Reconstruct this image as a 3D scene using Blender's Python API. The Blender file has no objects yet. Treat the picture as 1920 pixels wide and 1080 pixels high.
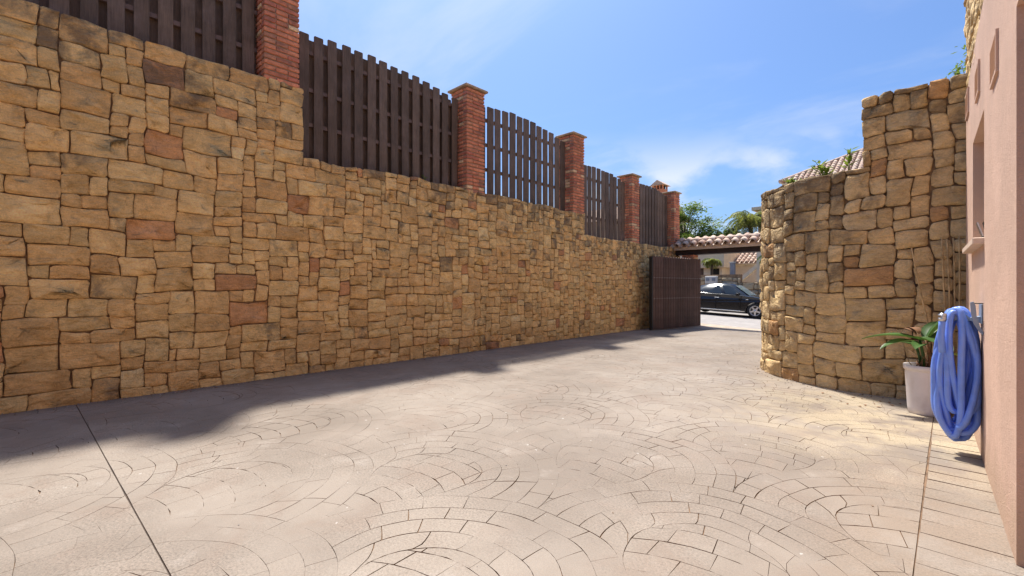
import bpy, bmesh, math, random
from mathutils import Vector, Matrix, noise as mnoise

R_ = math.radians
scene = bpy.context.scene
col = scene.collection
rnd = random.Random(11)

# ------------------------------------------------------------------ camera, sky, sun, exposure
TH = R_(43.7)            # the left wall runs along +Y, the camera looks 43.7 degrees to its left
CAM_H, FPX = 1.3, 860.0
cd = bpy.data.cameras.new('camera'); cd.sensor_width = 36; cd.lens = FPX / 1920 * 36
cd.clip_start = .05; cd.clip_end = 2000
cam = bpy.data.objects.new('camera', cd); col.objects.link(cam)
cam.location = (0, 0, CAM_H); cam.rotation_euler = (R_(90), 0, TH)
scene.camera = cam

SUN = Vector((-.37, .25, 1)).normalized()
sun_el = math.asin(SUN.z); sun_rot = math.atan2(SUN.x, SUN.y) % (2 * math.pi)
w = bpy.data.worlds.new('World'); scene.world = w; w.use_nodes = True
sl = bpy.data.lights.new('sun', 'SUN'); sl.energy = 2.0; sl.angle = R_(3.5); sl.color = (1, .95, .87)
so = bpy.data.objects.new('sun', sl); col.objects.link(so); so.location = (-10, 6, 30)
so.rotation_euler = (-SUN).to_track_quat('-Z', 'Y').to_euler()
vs = scene.view_settings
vs.view_transform = 'Standard'; vs.look = 'None'; vs.exposure = 1.8; vs.gamma = 1; vs.use_curve_mapping = False
scene.cycles.max_bounces = 8; scene.cycles.diffuse_bounces = 5
SKY = .05


class NT:
    """small helper for node trees"""
    def __init__(s, tree):
        s.t = tree; s.n = tree.nodes; s.l = tree.links
    def add(s, typ, **kw):
        nd = s.n.new(typ)
        for k, v in kw.items():
            if k.startswith('i_'):
                key = k[2:]
                key = int(key) if key.isdigit() else key.replace('_', ' ')
                sock = nd.inputs[key]
                if isinstance(v, bpy.types.NodeSocket): s.l.new(v, sock)
                else: sock.default_value = v
            else: setattr(nd, k, v)
        return nd
    def math(s, op, a, b=0.0, clamp=False):
        return s.add('ShaderNodeMath', operation=op, use_clamp=clamp, i_0=a, i_1=b).outputs[0]
    def mix(s, f, a, b, mode='MIX'):
        nd = s.add('ShaderNodeMix', data_type='RGBA', blend_type=mode)
        for i, v in ((0, f), (6, a), (7, b)):
            if isinstance(v, bpy.types.NodeSocket): s.l.new(v, nd.inputs[i])
            else: nd.inputs[i].default_value = v if i == 0 else (*v, 1) if len(v) == 3 else v
        return nd.outputs[2]
    def noise(s, vec, scale, detail=4, rough=.55, dist=0.0):
        return s.add('ShaderNodeTexNoise', i_Vector=vec, i_Scale=scale, i_Detail=detail, i_Roughness=rough, i_Distortion=dist).outputs[0]
    def ramp(s, fac, stops, interp='LINEAR'):
        r = s.add('ShaderNodeValToRGB', i_0=fac); e = r.color_ramp; e.interpolation = interp
        while len(e.elements) < len(stops): e.elements.new(.5)
        for el, (p, c) in zip(e.elements, stops):
            el.position = p; el.color = (c, c, c, 1) if isinstance(c, (int, float)) else (*c, 1)
        return r.outputs[0]
    def mapr(s, v, a, b, c=0.0, d=1.0):
        return s.add('ShaderNodeMapRange', interpolation_type='SMOOTHSTEP', i_0=v, i_1=a, i_2=b, i_3=c, i_4=d).outputs[0]


# world: physical sky with fair weather cumulus low down and thin cirrus streaks above
T = NT(w.node_tree)
bg = T.n['Background']
sky = T.add('ShaderNodeTexSky', sky_type='NISHITA', sun_disc=False, sun_elevation=sun_el, sun_rotation=sun_rot,
            altitude=50, air_density=1.0, dust_density=2.6, ozone_density=4.0)
tc = T.add('ShaderNodeTexCoord').outputs['Generated']
sep = T.add('ShaderNodeSeparateXYZ', i_0=tc)
zz = T.math('ADD', T.math('MAXIMUM', sep.outputs[2], 0.0), .16)
px = T.math('DIVIDE', sep.outputs[0], zz); py = T.math('DIVIDE', sep.outputs[1], zz)
pl = T.add('ShaderNodeCombineXYZ', i_0=px, i_1=py, i_2=0.0).outputs[0]
cm = T.add('ShaderNodeMapping', i_Vector=pl); cm.inputs['Rotation'].default_value = (0, 0, R_(12)); cm.inputs['Scale'].default_value = (.5, 1.0, 1); cm.inputs['Location'].default_value = (6.3, 1.9, 0)
ci = T.noise(cm.outputs[0], 1.15, 7, .58, .5)
cirrus = T.math('MULTIPLY', T.mapr(ci, .46, .80), .5)
cv = T.add('ShaderNodeMapping', i_Vector=tc); cv.inputs['Scale'].default_value = (1, 1, 2.0); cv.inputs['Location'].default_value = (4.4, 4.1, .5)
cn = T.math('ADD', T.noise(cv.outputs[0], 4.2, 3, .5, .2), T.math('MULTIPLY', T.noise(cv.outputs[0], 17, 8, .6, .3), .22))
band = T.math('MULTIPLY', T.mapr(sep.outputs[2], -.02, .05), T.mapr(sep.outputs[2], .33, .17))
cumulus = T.math('MULTIPLY', T.math('MULTIPLY', T.mapr(cn, .565, .76), .92), band)
cloud = T.math('MAXIMUM', cirrus, cumulus)
tint = T.mix(1.0, sky.outputs[0], (.63, .82, 1.06), 'MULTIPLY')
skyc = T.mix(cloud, tint, (5.6, 5.75, 5.95))
T.l.new(skyc, bg.inputs[0]); bg.inputs[1].default_value = SKY


# ------------------------------------------------------------------ materials
def new_mat(name):
    m = bpy.data.materials.new(name); m.use_nodes = True
    t = NT(m.node_tree); b = t.n['Principled BSDF']
    return m, t, b

def mat(name, c, rough=.7, var=.15, scale=6.0, bump=.0, bscale=40.0, metal=0.0, spec=.4, dirt=None, dscale=1.3, damt=.5):
    m, t, b = new_mat(name)
    pos = t.add('ShaderNodeTexCoord').outputs['Object']
    n = t.noise(pos, scale, 5, .6)
    lo = tuple(x * (1 - var) for x in c); hi = tuple(min(1, x * (1 + var)) for x in c)
    cc = t.mix(t.mapr(n, .3, .7), lo, hi)
    if dirt:
        geo = t.add('ShaderNodeNewGeometry').outputs['Position']
        cc = t.mix(t.math('MULTIPLY', t.mapr(t.noise(geo, dscale, 6, .62), .45, .72), damt), cc, dirt)
    t.l.new(cc, b.inputs['Base Color'])
    b.inputs['Roughness'].default_value = rough; b.inputs['Metallic'].default_value = metal
    b.inputs['Specular IOR Level'].default_value = spec
    if bump:
        bn = t.noise(pos, bscale, 6, .65)
        bp = t.add('ShaderNodeBump', i_Strength=bump, i_Distance=.02, i_Height=bn)
        t.l.new(bp.outputs[0], b.inputs['Normal'])
    return m

def stone_mat(name, stops, stain=(.17, .125, .085), bump=.8, grain=1.0):
    m, t, b = new_mat(name)
    at = t.add('ShaderNodeAttribute', attribute_name='tone')
    s3 = t.add('ShaderNodeSeparateColor', i_0=at.outputs['Color'])
    pos = t.add('ShaderNodeNewGeometry').outputs['Position']
    off = t.add('ShaderNodeVectorMath', operation='MULTIPLY_ADD', i_0=at.outputs['Color'], i_1=(7, 7, 7), i_2=pos).outputs[0]
    base = t.ramp(s3.outputs[0], stops)
    n1 = t.noise(off, 5 * grain, 6, .6, .6)
    base = t.mix(t.mapr(n1, .32, .7), t.mix(1, base, (.86, .83, .79), 'MULTIPLY'), t.mix(1, base, (1.14, 1.13, 1.10), 'MULTIPLY'))
    sm_ = t.add('ShaderNodeMapping', i_Vector=off); sm_.inputs['Rotation'].default_value = (.4, .3, .5); sm_.inputs['Scale'].default_value = (1, 1, 3.2)
    n4 = t.noise(sm_.outputs[0], 9 * grain, 7, .68, .9)
    base = t.mix(.8, base, t.mix(1, base, t.ramp(n4, [(.29, .66), (.42, 1.04), (.62, 1.2)]), 'MULTIPLY'))
    n2 = t.noise(off, 70, 3, .7)
    base = t.mix(.35, base, t.mix(1, base, t.ramp(n2, [(.3, .55), (.7, 1.3)]), 'MULTIPLY'))
    br = t.math('ADD', t.math('MULTIPLY', s3.outputs[1], .26), .87)
    base = t.mix(1, base, t.add('ShaderNodeCombineColor', i_0=br, i_1=br, i_2=br).outputs[0], 'MULTIPLY')
    # lichen and damp stains, each stone to its own degree
    n3 = t.noise(off, 3.2, 7, .66, .4)
    st = t.math('MULTIPLY', t.mapr(t.math('ADD', n3, t.math('MULTIPLY', s3.outputs[2], .34)), .62, .90), .80)
    base = t.mix(st, base, stain)
    n5 = t.noise(off, 9, 5, .7)
    base = t.mix(t.math('MULTIPLY', t.mapr(n5, .70, .80), .3), base, (.62, .52, .39))
    t.l.new(base, b.inputs['Base Color'])
    b.inputs['Roughness'].default_value = .9; b.inputs['Specular IOR Level'].default_value = .2
    st2 = t.add('ShaderNodeMapping', i_Vector=off); st2.inputs['Scale'].default_value = (1, 1, 1.9); st2.inputs['Rotation'].default_value = (.5, .3, .2)
    b1 = t.noise(st2.outputs[0], 6.5, 8, .58, 1.1); b2 = t.noise(off, 38, 5, .6)
    h = t.math('ADD', t.math('MULTIPLY', b1, 1.0), t.math('MULTIPLY', b2, .22))
    bp = t.add('ShaderNodeBump', i_Strength=bump, i_Distance=.085, i_Height=h)
    t.l.new(bp.outputs[0], b.inputs['Normal'])
    return m

M = {}
M['stone'] = stone_mat('rough_sandstone', [(0, (.86, .59, .265)), (.40, (.84, .54, .232)), (.74, (.79, .48, .20)), (.88, (.66, .32, .15)), (1, (.92, .67, .33))])
M['stone_b'] = stone_mat('weathered_sandstone', [(0, (.68, .50, .27)), (.45, (.66, .47, .245)), (.75, (.62, .43, .215)), (.9, (.56, .32, .15)), (1, (.64, .49, .29))], stain=(.15, .105, .068))
M['stone_far'] = stone_mat('grey_rubble_stone', [(0, (.46, .39, .29)), (.5, (.56, .42, .25)), (.8, (.36, .31, .24)), (1, (.58, .38, .19))], stain=(.20, .175, .14), bump=.5)
M['mortar'] = mat('earth_mortar', (.27, .175, .10), .95, .3, 9, .4)
M['brick'] = stone_mat('red_clay_brick', [(0, (.74, .30, .17)), (.4, (.68, .25, .14)), (.7, (.52, .18, .12)), (.9, (.68, .31, .18)), (1, (.72, .50, .30))], stain=(.26, .115, .085), bump=.25, grain=2)
M['brick_mortar'] = mat('brick_mortar', (.40, .28, .20), .95, .2, 20, .3)
M['cap'] = mat('sandstone_cap', (.50, .37, .25), .9, .25, 9, .3, dirt=(.24, .18, .13))
M['earth'] = mat('garden_earth', (.16, .11, .06), .95, .3, 3, .6, 12)
M['fence'] = mat('dark_brown_painted_wood', (.155, .104, .072), .6, .22, 4, .25, 30, dirt=(.22, .155, .125), dscale=2.5, damt=.55, spec=.25)
M['gate'] = mat('gate_brown_wood', (.092, .050, .037), .6, .2, 5, .2, 30, dirt=(.15, .085, .068), dscale=3, spec=.25)
M['beam'] = mat('dark_beam_paint', (.030, .017, .014), .6, .2, 4, .1)
M['fascia'] = mat('beige_fascia', (.66, .53, .43), .8, .1, 4, .1)
M['rail'] = mat('fence_rail_wood', (.17, .11, .088), .65, .2, 5, .2)
for k_ in ('fence', 'gate'):      # every board weathered to its own degree
    t_ = NT(M[k_].node_tree); b_ = t_.n['Principled BSDF']; src_ = b_.inputs['Base Color'].links[0].from_socket
    rv = t_.math('ADD', t_.math('MULTIPLY', t_.add('ShaderNodeObjectInfo').outputs['Random'], .42), .80)
    mp_ = t_.add('ShaderNodeMapping', i_Vector=t_.add('ShaderNodeNewGeometry').outputs['Position']); mp_.inputs['Scale'].default_value = (1, 1, .06)
    gr = t_.ramp(t_.noise(mp_.outputs[0], 60, 5, .7), [(.3, .72), (.5, 1.0), (.7, 1.22)])
    t_.l.new(t_.mix(1, t_.mix(1, src_, gr, 'MULTIPLY'), t_.add('ShaderNodeCombineColor', i_0=rv, i_1=rv, i_2=rv).outputs[0], 'MULTIPLY'), b_.inputs['Base Color'])
M['steel_dark'] = mat('dark_steel', (.02, .018, .017), .5, .2, 6)

# roof tiles
def tile_mat(name, stops):
    m, t, b = new_mat(name)
    at = t.add('ShaderNodeAttribute', attribute_name='tone'); s3 = t.add('ShaderNodeSeparateColor', i_0=at.outputs['Color'])
    pos = t.add('ShaderNodeNewGeometry').outputs['Position']
    c = t.ramp(s3.outputs[0], stops)
    n = t.noise(pos, 6, 6, .65)
    c = t.mix(t.mapr(n, .45, .75), c, (.20, .13, .095))
    t.l.new(c, b.inputs['Base Color']); b.inputs['Roughness'].default_value = .85
    bp = t.add('ShaderNodeBump', i_Strength=.25, i_Distance=.02, i_Height=t.noise(pos, 40, 5))
    t.l.new(bp.outputs[0], b.inputs['Normal'])
    return m
M['tile'] = tile_mat('clay_roof_tile', [(0, (.55, .37, .27)), (.5, (.64, .46, .35)), (1, (.70, .55, .43))])

# driveway paving: pressed concrete, worn and mottled
def paving_mat():
    m, t, b = new_mat('pressed_concrete')
    pos = t.add('ShaderNodeNewGeometry').outputs['Position']
    at = t.add('ShaderNodeAttribute', attribute_name='tone'); s3 = t.add('ShaderNodeSeparateColor', i_0=at.outputs['Color'])
    c = t.mix(t.mapr(t.noise(pos, .55, 5, .6), .35, .65), (.226, .183, .145), (.318, .265, .215))
    c = t.mix(t.math('MULTIPLY', t.mapr(t.noise(pos, 1.7, 7, .68, .4), .48, .66), .75), c, (.265, .206, .161))
    c = t.mix(t.math('MULTIPLY', t.mapr(t.noise(pos, 2.6, 6, .7), .56, .72), .45), c, (.385, .333, .282))
    sx = t.add('ShaderNodeSeparateXYZ', i_0=pos)
    # drifted sand by the border strip and the foot of the bend wall
    sand = t.math('MULTIPLY', t.mapr(sx.outputs[0], -2.6, -.2), t.mapr(sx.outputs[1], 3.4, 5.6))
    sand = t.math('MULTIPLY', sand, t.mapr(t.noise(pos, 1.8, 6, .7), .36, .60))
    c = t.mix(t.math('MULTIPLY', sand, .6), c, (.56, .45, .285))
    damp = t.math('MULTIPLY', t.math('MULTIPLY', t.mapr(sx.outputs[0], -.75, -.15), t.mapr(sx.outputs[1], 4.75, 4.2)), t.mapr(t.noise(pos, 1.4, 6, .7), .38, .56))
    c = t.mix(t.math('MULTIPLY', damp, .6), c, (.26, .195, .14))
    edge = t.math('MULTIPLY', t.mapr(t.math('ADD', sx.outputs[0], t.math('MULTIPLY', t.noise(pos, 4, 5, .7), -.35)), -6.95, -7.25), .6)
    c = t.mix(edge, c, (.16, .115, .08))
    # speckled wear of the aggregate
    sp = t.noise(pos, 75, 4, .75)
    wear = t.mapr(t.noise(pos, .9, 5, .6), .36, .6)
    c = t.mix(t.math('MULTIPLY', wear, .8), c, t.mix(1, c, t.ramp(sp, [(.33, .52), (.5, 1.0), (.66, 1.32)]), 'MULTIPLY'))
    sp2 = t.noise(pos, 190, 2, .6)
    c = t.mix(.35, c, t.mix(1, c, t.ramp(sp2, [(.35, .7), (.65, 1.25)]), 'MULTIPLY'))
    c = t.mix(t.math('MULTIPLY', t.mapr(t.noise(pos, 16, 2, .4), .765, .78), .6), c, (.60, .56, .51))
    br = t.math('ADD', t.math('MULTIPLY', s3.outputs[1], .08), .955)
    c = t.mix(1, c, t.add('ShaderNodeCombineColor', i_0=br, i_1=br, i_2=br).outputs[0], 'MULTIPLY')
    t.l.new(c, b.inputs['Base Color'])
    t.l.new(t.mapr(t.noise(pos, 1.2, 4), .3, .7, .55, .8), b.inputs['Roughness'])
    b.inputs['Specular IOR Level'].default_value = .3
    h = t.math('ADD', t.math('MULTIPLY', t.noise(pos, 9, 7, .62), .6), t.math('MULTIPLY', t.noise(pos, 75, 4, .7), .16))
    bp = t.add('ShaderNodeBump', i_Strength=.35, i_Distance=.02, i_Height=h)
    t.l.new(bp.outputs[0], b.inputs['Normal'])
    return m
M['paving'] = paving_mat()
M['joint'] = mat('joint_dirt', (.20, .125, .075), .95, .35, 7)
M['groove'] = mat('cut_joint_black', (.075, .055, .042), .9, .3, 9)
M['road'] = mat('pale_worn_road', (.36, .325, .295), .85, .12, 3, .2, 60, dirt=(.27, .24, .215), dscale=.8)
M['apron'] = mat('sandy_concrete_apron', (.46, .37, .28), .9, .2, 5, .2, 40, dirt=(.33, .24, .16), dscale=2)
M['ground'] = mat('dry_ground', (.22, .17, .10), .95, .3, .6, .3)

def plaster(name, c, bump=.5, stain=(.5, .33, .25), amt=.35):
    m, t, b = new_mat(name)
    pos = t.add('ShaderNodeNewGeometry').outputs['Position']
    n = t.noise(pos, 2.2, 6, .6)
    cc = t.mix(t.mapr(n, .35, .68), tuple(x * .93 for x in c), tuple(x * 1.05 for x in c))
    mp = t.add('ShaderNodeMapping', i_Vector=pos); mp.inputs['Scale'].default_value = (5, 5, .45)
    cc = t.mix(t.math('MULTIPLY', t.mapr(t.noise(mp.outputs[0], 1.6, 6, .65), .52, .75), amt), cc, stain)
    szz = t.add('ShaderNodeSeparateXYZ', i_0=pos).outputs[2]
    foot = t.math('MULTIPLY', t.mapr(t.math('ADD', szz, t.math('MULTIPLY', t.noise(pos, 5, 5, .7), -.7)), .05, -.33), .5)
    cc = t.mix(foot, cc, (.42, .30, .20))
    cc = t.mix(t.math('MULTIPLY', t.mapr(t.noise(pos, .9, 6, .65), .50, .70), .35), cc, tuple(x * .80 for x in c))
    cc = t.mix(t.math('MULTIPLY', t.mapr(t.noise(pos, 30, 4, .7), .66, .76), .35), cc, tuple(x * .6 for x in c))
    t.l.new(cc, b.inputs['Base Color']); b.inputs['Roughness'].default_value = .9; b.inputs['Specular IOR Level'].default_value = .2
    h = t.math('ADD', t.noise(pos, 90, 5, .65), t.math('MULTIPLY', t.noise(pos, 14, 4), .8))
    bp = t.add('ShaderNodeBump', i_Strength=bump, i_Distance=.014, i_Height=h)
    t.l.new(bp.outputs[0], b.inputs['Normal'])
    return m
M['pink'] = plaster('salmon_render', (.68, .46, .345), .55, (.64, .385, .27))
M['cream'] = plaster('beige_render', (.74, .61, .46), .3, (.58, .47, .35))
M['cream2'] = plaster('pale_cream_render', (.80, .70, .54), .3, (.62, .53, .4))
M['sill'] = mat('pale_stone_sill', (.66, .50, .38), .7, .1, 8, .1)
M['white'] = mat('white_plastic', (.74, .68, .66), .45, .05, 4, dirt=(.52, .43, .36), dscale=4, damt=.5)
def leaf_mat(name, c, var=.35, scale=5, tr=.42, rough=.5):
    m = mat(name, c, rough, var, scale, spec=.4); t = NT(m.node_tree); b = t.n['Principled BSDF']
    src = b.inputs['Base Color'].links[0].from_socket
    tl = t.add('ShaderNodeBsdfTranslucent', i_Color=t.mix(1, src, (1.25, 1.2, .7), 'MULTIPLY'))
    mx = t.add('ShaderNodeMixShader', i_0=tr, i_1=b.outputs[0], i_2=tl.outputs[0])
    t.l.new(mx.outputs[0], t.n['Material Output'].inputs[0]); return m
M['soil'] = mat('potting_soil', (.035, .022, .015), .95, .4, 30, .8, 60)
M['hose'] = mat('blue_hose_plastic', (.18, .32, .86), .30, .18, 4, .06, 160, spec=.55, dirt=(.26, .37, .74), dscale=9, damt=.5)
M['hanger'] = mat('grey_blue_plastic', (.27, .33, .42), .4, .08, 5)
M['metal'] = mat('worn_metal', (.55, .56, .58), .3, .15, 12, metal=1.0)
M['cane'] = mat('dry_cane', (.56, .38, .18), .75, .35, 9, .2, 60)
M['leaf'] = leaf_mat('dark_green_leaf', (.065, .135, .035), tr=.22, rough=.38)
M['leaf_y'] = leaf_mat('yellow_green_leaf', (.24, .29, .06))
M['leaf_dry'] = mat('dry_leaf', (.24, .12, .06), .8, .3, 9)
M['weed'] = leaf_mat('weed_green', (.20, .28, .06))
M['tree1'] = leaf_mat('tree_leaf', (.085, .15, .032))
M['tree2'] = leaf_mat('tree_leaf_light', (.15, .22, .05))
M['palm1'] = leaf_mat('palm_frond_green', (.30, .33, .11))
M['palm2'] = leaf_mat('palm_frond_blue', (.14, .18, .10))
M['bark'] = mat('bark', (.10, .07, .045), .95, .3, 9, .6, 20)
M['dark'] = mat('dark_opening', (.018, .015, .013), .8, .2, 3)
M['shade_int'] = mat('brown_frame_shaded_interior', (.10, .06, .04), .7, .2, 4)  # frame brown, also put on panels as the shade inside windows
M['car_paint'] = mat('black_car_paint', (.012, .012, .014), .16, .1, 2, spec=.6)
M['car_glass'] = mat('tinted_car_glass', (.045, .055, .06), .04, .1, 2, spec=.8)
M['screen_glass'] = mat('windscreen_glass', (.16, .20, .22), .04, .1, 2, spec=1.0)
M['tyre'] = mat('tyre_rubber', (.018, .018, .018), .8, .2, 8)
M['alloy'] = mat('alloy_rim', (.62, .60, .58), .3, .1, 8, metal=.6)
M['chrome'] = mat('chrome_trim', (.75, .74, .72), .15, .05, 8, metal=1.0)
M['lamp_glass'] = mat('headlamp_glass', (.55, .58, .60), .08, .1, 4, spec=.8)
M['grey_post'] = mat('grey_painted_steel', (.22, .24, .27), .5, .1, 6)
M['mailbox'] = mat('off_white_box', (.62, .58, .52), .6, .1, 6)


# ------------------------------------------------------------------ mesh helpers
class MB:
    def __init__(s): s.v = []; s.f = []; s.m = []; s.t = []; s.sm = []
    def add(s, verts, faces, mi=0, tone=(.3, .5, .2), smooth=False):
        o = len(s.v); s.v += [tuple(p) for p in verts]
        for k, f in enumerate(faces):
            s.f.append(tuple(i + o for i in f)); s.m.append(mi if not isinstance(mi, list) else mi[k]); s.t.append(tone)
            s.sm.append(smooth if not isinstance(smooth, list) else smooth[k])
    def box(s, a, b, mi=0, tone=(.3, .5, .2), M4=None):
        (x0, y0, z0), (x1, y1, z1) = a, b
        v = [Vector(p) for p in ((x0, y0, z0), (x1, y0, z0), (x1, y1, z0), (x0, y1, z0), (x0, y0, z1), (x1, y0, z1), (x1, y1, z1), (x0, y1, z1))]
        if M4: v = [M4 @ p for p in v]
        s.add(v, [(0, 3, 2, 1), (4, 5, 6, 7), (0, 1, 5, 4), (1, 2, 6, 5), (2, 3, 7, 6), (3, 0, 4, 7)], mi, tone)
    def bbox(s, a, b, c=.006, mi=0, tone=(.3, .5, .2), M4=None):
        """box with chamfered edges (44 triangles)"""
        lo, hi = a, b
        c = min(c, .3 * min(hi[i] - lo[i] for i in range(3)))
        v = []; idx = {}
        for i in range(8):
            sx, sy, sz = i & 1, (i >> 1) & 1, (i >> 2) & 1
            q = [hi[0] if sx else lo[0], hi[1] if sy else lo[1], hi[2] if sz else lo[2]]
            d = [-c if sx else c, -c if sy else c, -c if sz else c]
            for ax in range(3):
                p = Vector([q[k] + (0 if k == ax else d[k]) for k in range(3)])
                idx[(i, ax)] = len(v); v.append(M4 @ p if M4 else p)
        f = []
        for ax in range(3):
            o = [k for k in range(3) if k != ax]
            for side in (0, 1):
                ids = []
                for (u, w_) in ((0, 0), (1, 0), (1, 1), (0, 1)):
                    i = (side << ax) | (u << o[0]) | (w_ << o[1]); ids.append(idx[(i, ax)])
                if (side == 1) != (ax == 1): f.append(tuple(ids))
                else: f.append(tuple(reversed(ids)))
        for e in range(3):
            o = [k for k in range(3) if k != e]
            for u in (0, 1):
                for w_ in (0, 1):
                    i0 = (u << o[0]) | (w_ << o[1]); i1 = i0 | (1 << e)
                    q = (idx[(i0, o[0])], idx[(i0, o[1])], idx[(i1, o[1])], idx[(i1, o[0])])
                    f.append(q)
        for i in range(8): f.append((idx[(i, 0)], idx[(i, 1)], idx[(i, 2)]))
        s.add(v, f, mi, tone)
    def tube(s, pts, r, n=8, mi=0, caps=True, tone=(.3, .5, .2), smooth=True):
        pts = [Vector(p) for p in pts]; rr = r if isinstance(r, list) else [r] * len(pts)
        up = None; rings = []
        for i, p in enumerate(pts):
            d = (pts[min(i + 1, len(pts) - 1)] - pts[max(i - 1, 0)]).normalized()
            if up is None: up = d.orthogonal().normalized()
            up = (up - d * up.dot(d)).normalized(); sd = d.cross(up)
            rings.append([p + (up * math.cos(2 * math.pi * k / n) + sd * math.sin(2 * math.pi * k / n)) * rr[i] for k in range(n)])
        v = [q for g in rings for q in g]; f = []
        for i in range(len(pts) - 1):
            for k in range(n): f.append((i * n + k, i * n + (k + 1) % n, (i + 1) * n + (k + 1) % n, (i + 1) * n + k))
        smf = [smooth] * len(f)
        if caps: f += [tuple(reversed(range(n))), tuple(range((len(pts) - 1) * n, len(pts) * n))]; smf += [False, False]
        s.add(v, f, mi, tone, smf)
    def lathe(s, prof, n=24, center=(0, 0, 0), mi=0, smooth=True):
        cx, cy, cz = center
        v = [(cx + r * math.cos(2 * math.pi * k / n), cy + r * math.sin(2 * math.pi * k / n), cz + z) for r, z in prof for k in range(n)]
        f = [(i * n + k, i * n + (k + 1) % n, (i + 1) * n + (k + 1) % n, (i + 1) * n + k) for i in range(len(prof) - 1) for k in range(n)]
        s.add(v, f, mi, smooth=smooth)
    def prism(s, poly, axis, a, b, mi=0):
        """extrude a 2D polygon along axis (0,1,2) from a to b"""
        def p3(u, v_, w_): return {0: (w_, u, v_), 1: (u, w_, v_), 2: (u, v_, w_)}[axis]
        n = len(poly)
        v = [p3(u, q, a) for u, q in poly] + [p3(u, q, b) for u, q in poly]
        f = [tuple(range(n)), tuple(reversed(range(n, 2 * n)))] + [(i, n + i, n + (i + 1) % n, (i + 1) % n) for i in range(n)]
        s.add(v, f, mi)
    def mesh(s, name, mats, fix=True):
        me = bpy.data.meshes.new(name); me.from_pydata(s.v, [], s.f)
        for m in (mats if isinstance(mats, list) else [mats]): me.materials.append(m)
        me.polygons.foreach_set('material_index', s.m); me.polygons.foreach_set('use_smooth', s.sm)
        a = me.attributes.new('tone', 'FLOAT_COLOR', 'FACE')
        a.data.foreach_set('color', [c for t in s.t for c in (*t, 1.0)])
        if fix:
            bm = bmesh.new(); bm.from_mesh(me); bmesh.ops.recalc_face_normals(bm, faces=bm.faces); bm.to_mesh(me); bm.free()
        me.update(); return me
    def build(s, name, mats, parent=None, kind=None, fix=True, loc=None):
        o = bpy.data.objects.new(name, s.mesh(name, mats, fix)); col.objects.link(o)
        if parent: o.parent = parent
        if loc: o.location = loc
        if kind: o['kind'] = kind
        return o

def link(name, me, parent=None, loc=None, rot=None, scale=None):
    o = bpy.data.objects.new(name, me); col.objects.link(o); o.parent = parent
    if loc: o.location = loc
    if rot: o.rotation_euler = rot
    if scale: o.scale = scale
    return o

def tag(o, label, cat, group=None):
    o['label'] = label; o['category'] = cat
    if group: o['group'] = group
    return o

def thing(name, label, cat, loc=(0, 0, 0), rz=0, group=None):
    o = bpy.data.objects.new(name, None); o.empty_display_size = .2; col.objects.link(o)
    o.location = loc; o.rotation_euler = (0, 0, rz)
    return tag(o, label, cat, group)

def struct(o):
    o['kind'] = 'structure'; return o

Fv = Vector((-math.sin(TH), math.cos(TH), 0)); Rv = Vector((math.cos(TH), math.sin(TH), 0))
def pxarea(p, area):
    """how large a patch of that area at p shows (only used to choose which pieces become parts)"""
    d = Vector(p) - cam.location; z = d.dot(Fv)
    if z < .3: return 0
    x = abs(d.dot(Rv)) / z; y = abs(d.z) / z
    return area / (d.length ** 2) * (1 if x < 1.16 and y < .66 else .02)

def nz(x, y, z=0.0): return mnoise.noise(Vector((x, y, z)))


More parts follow.
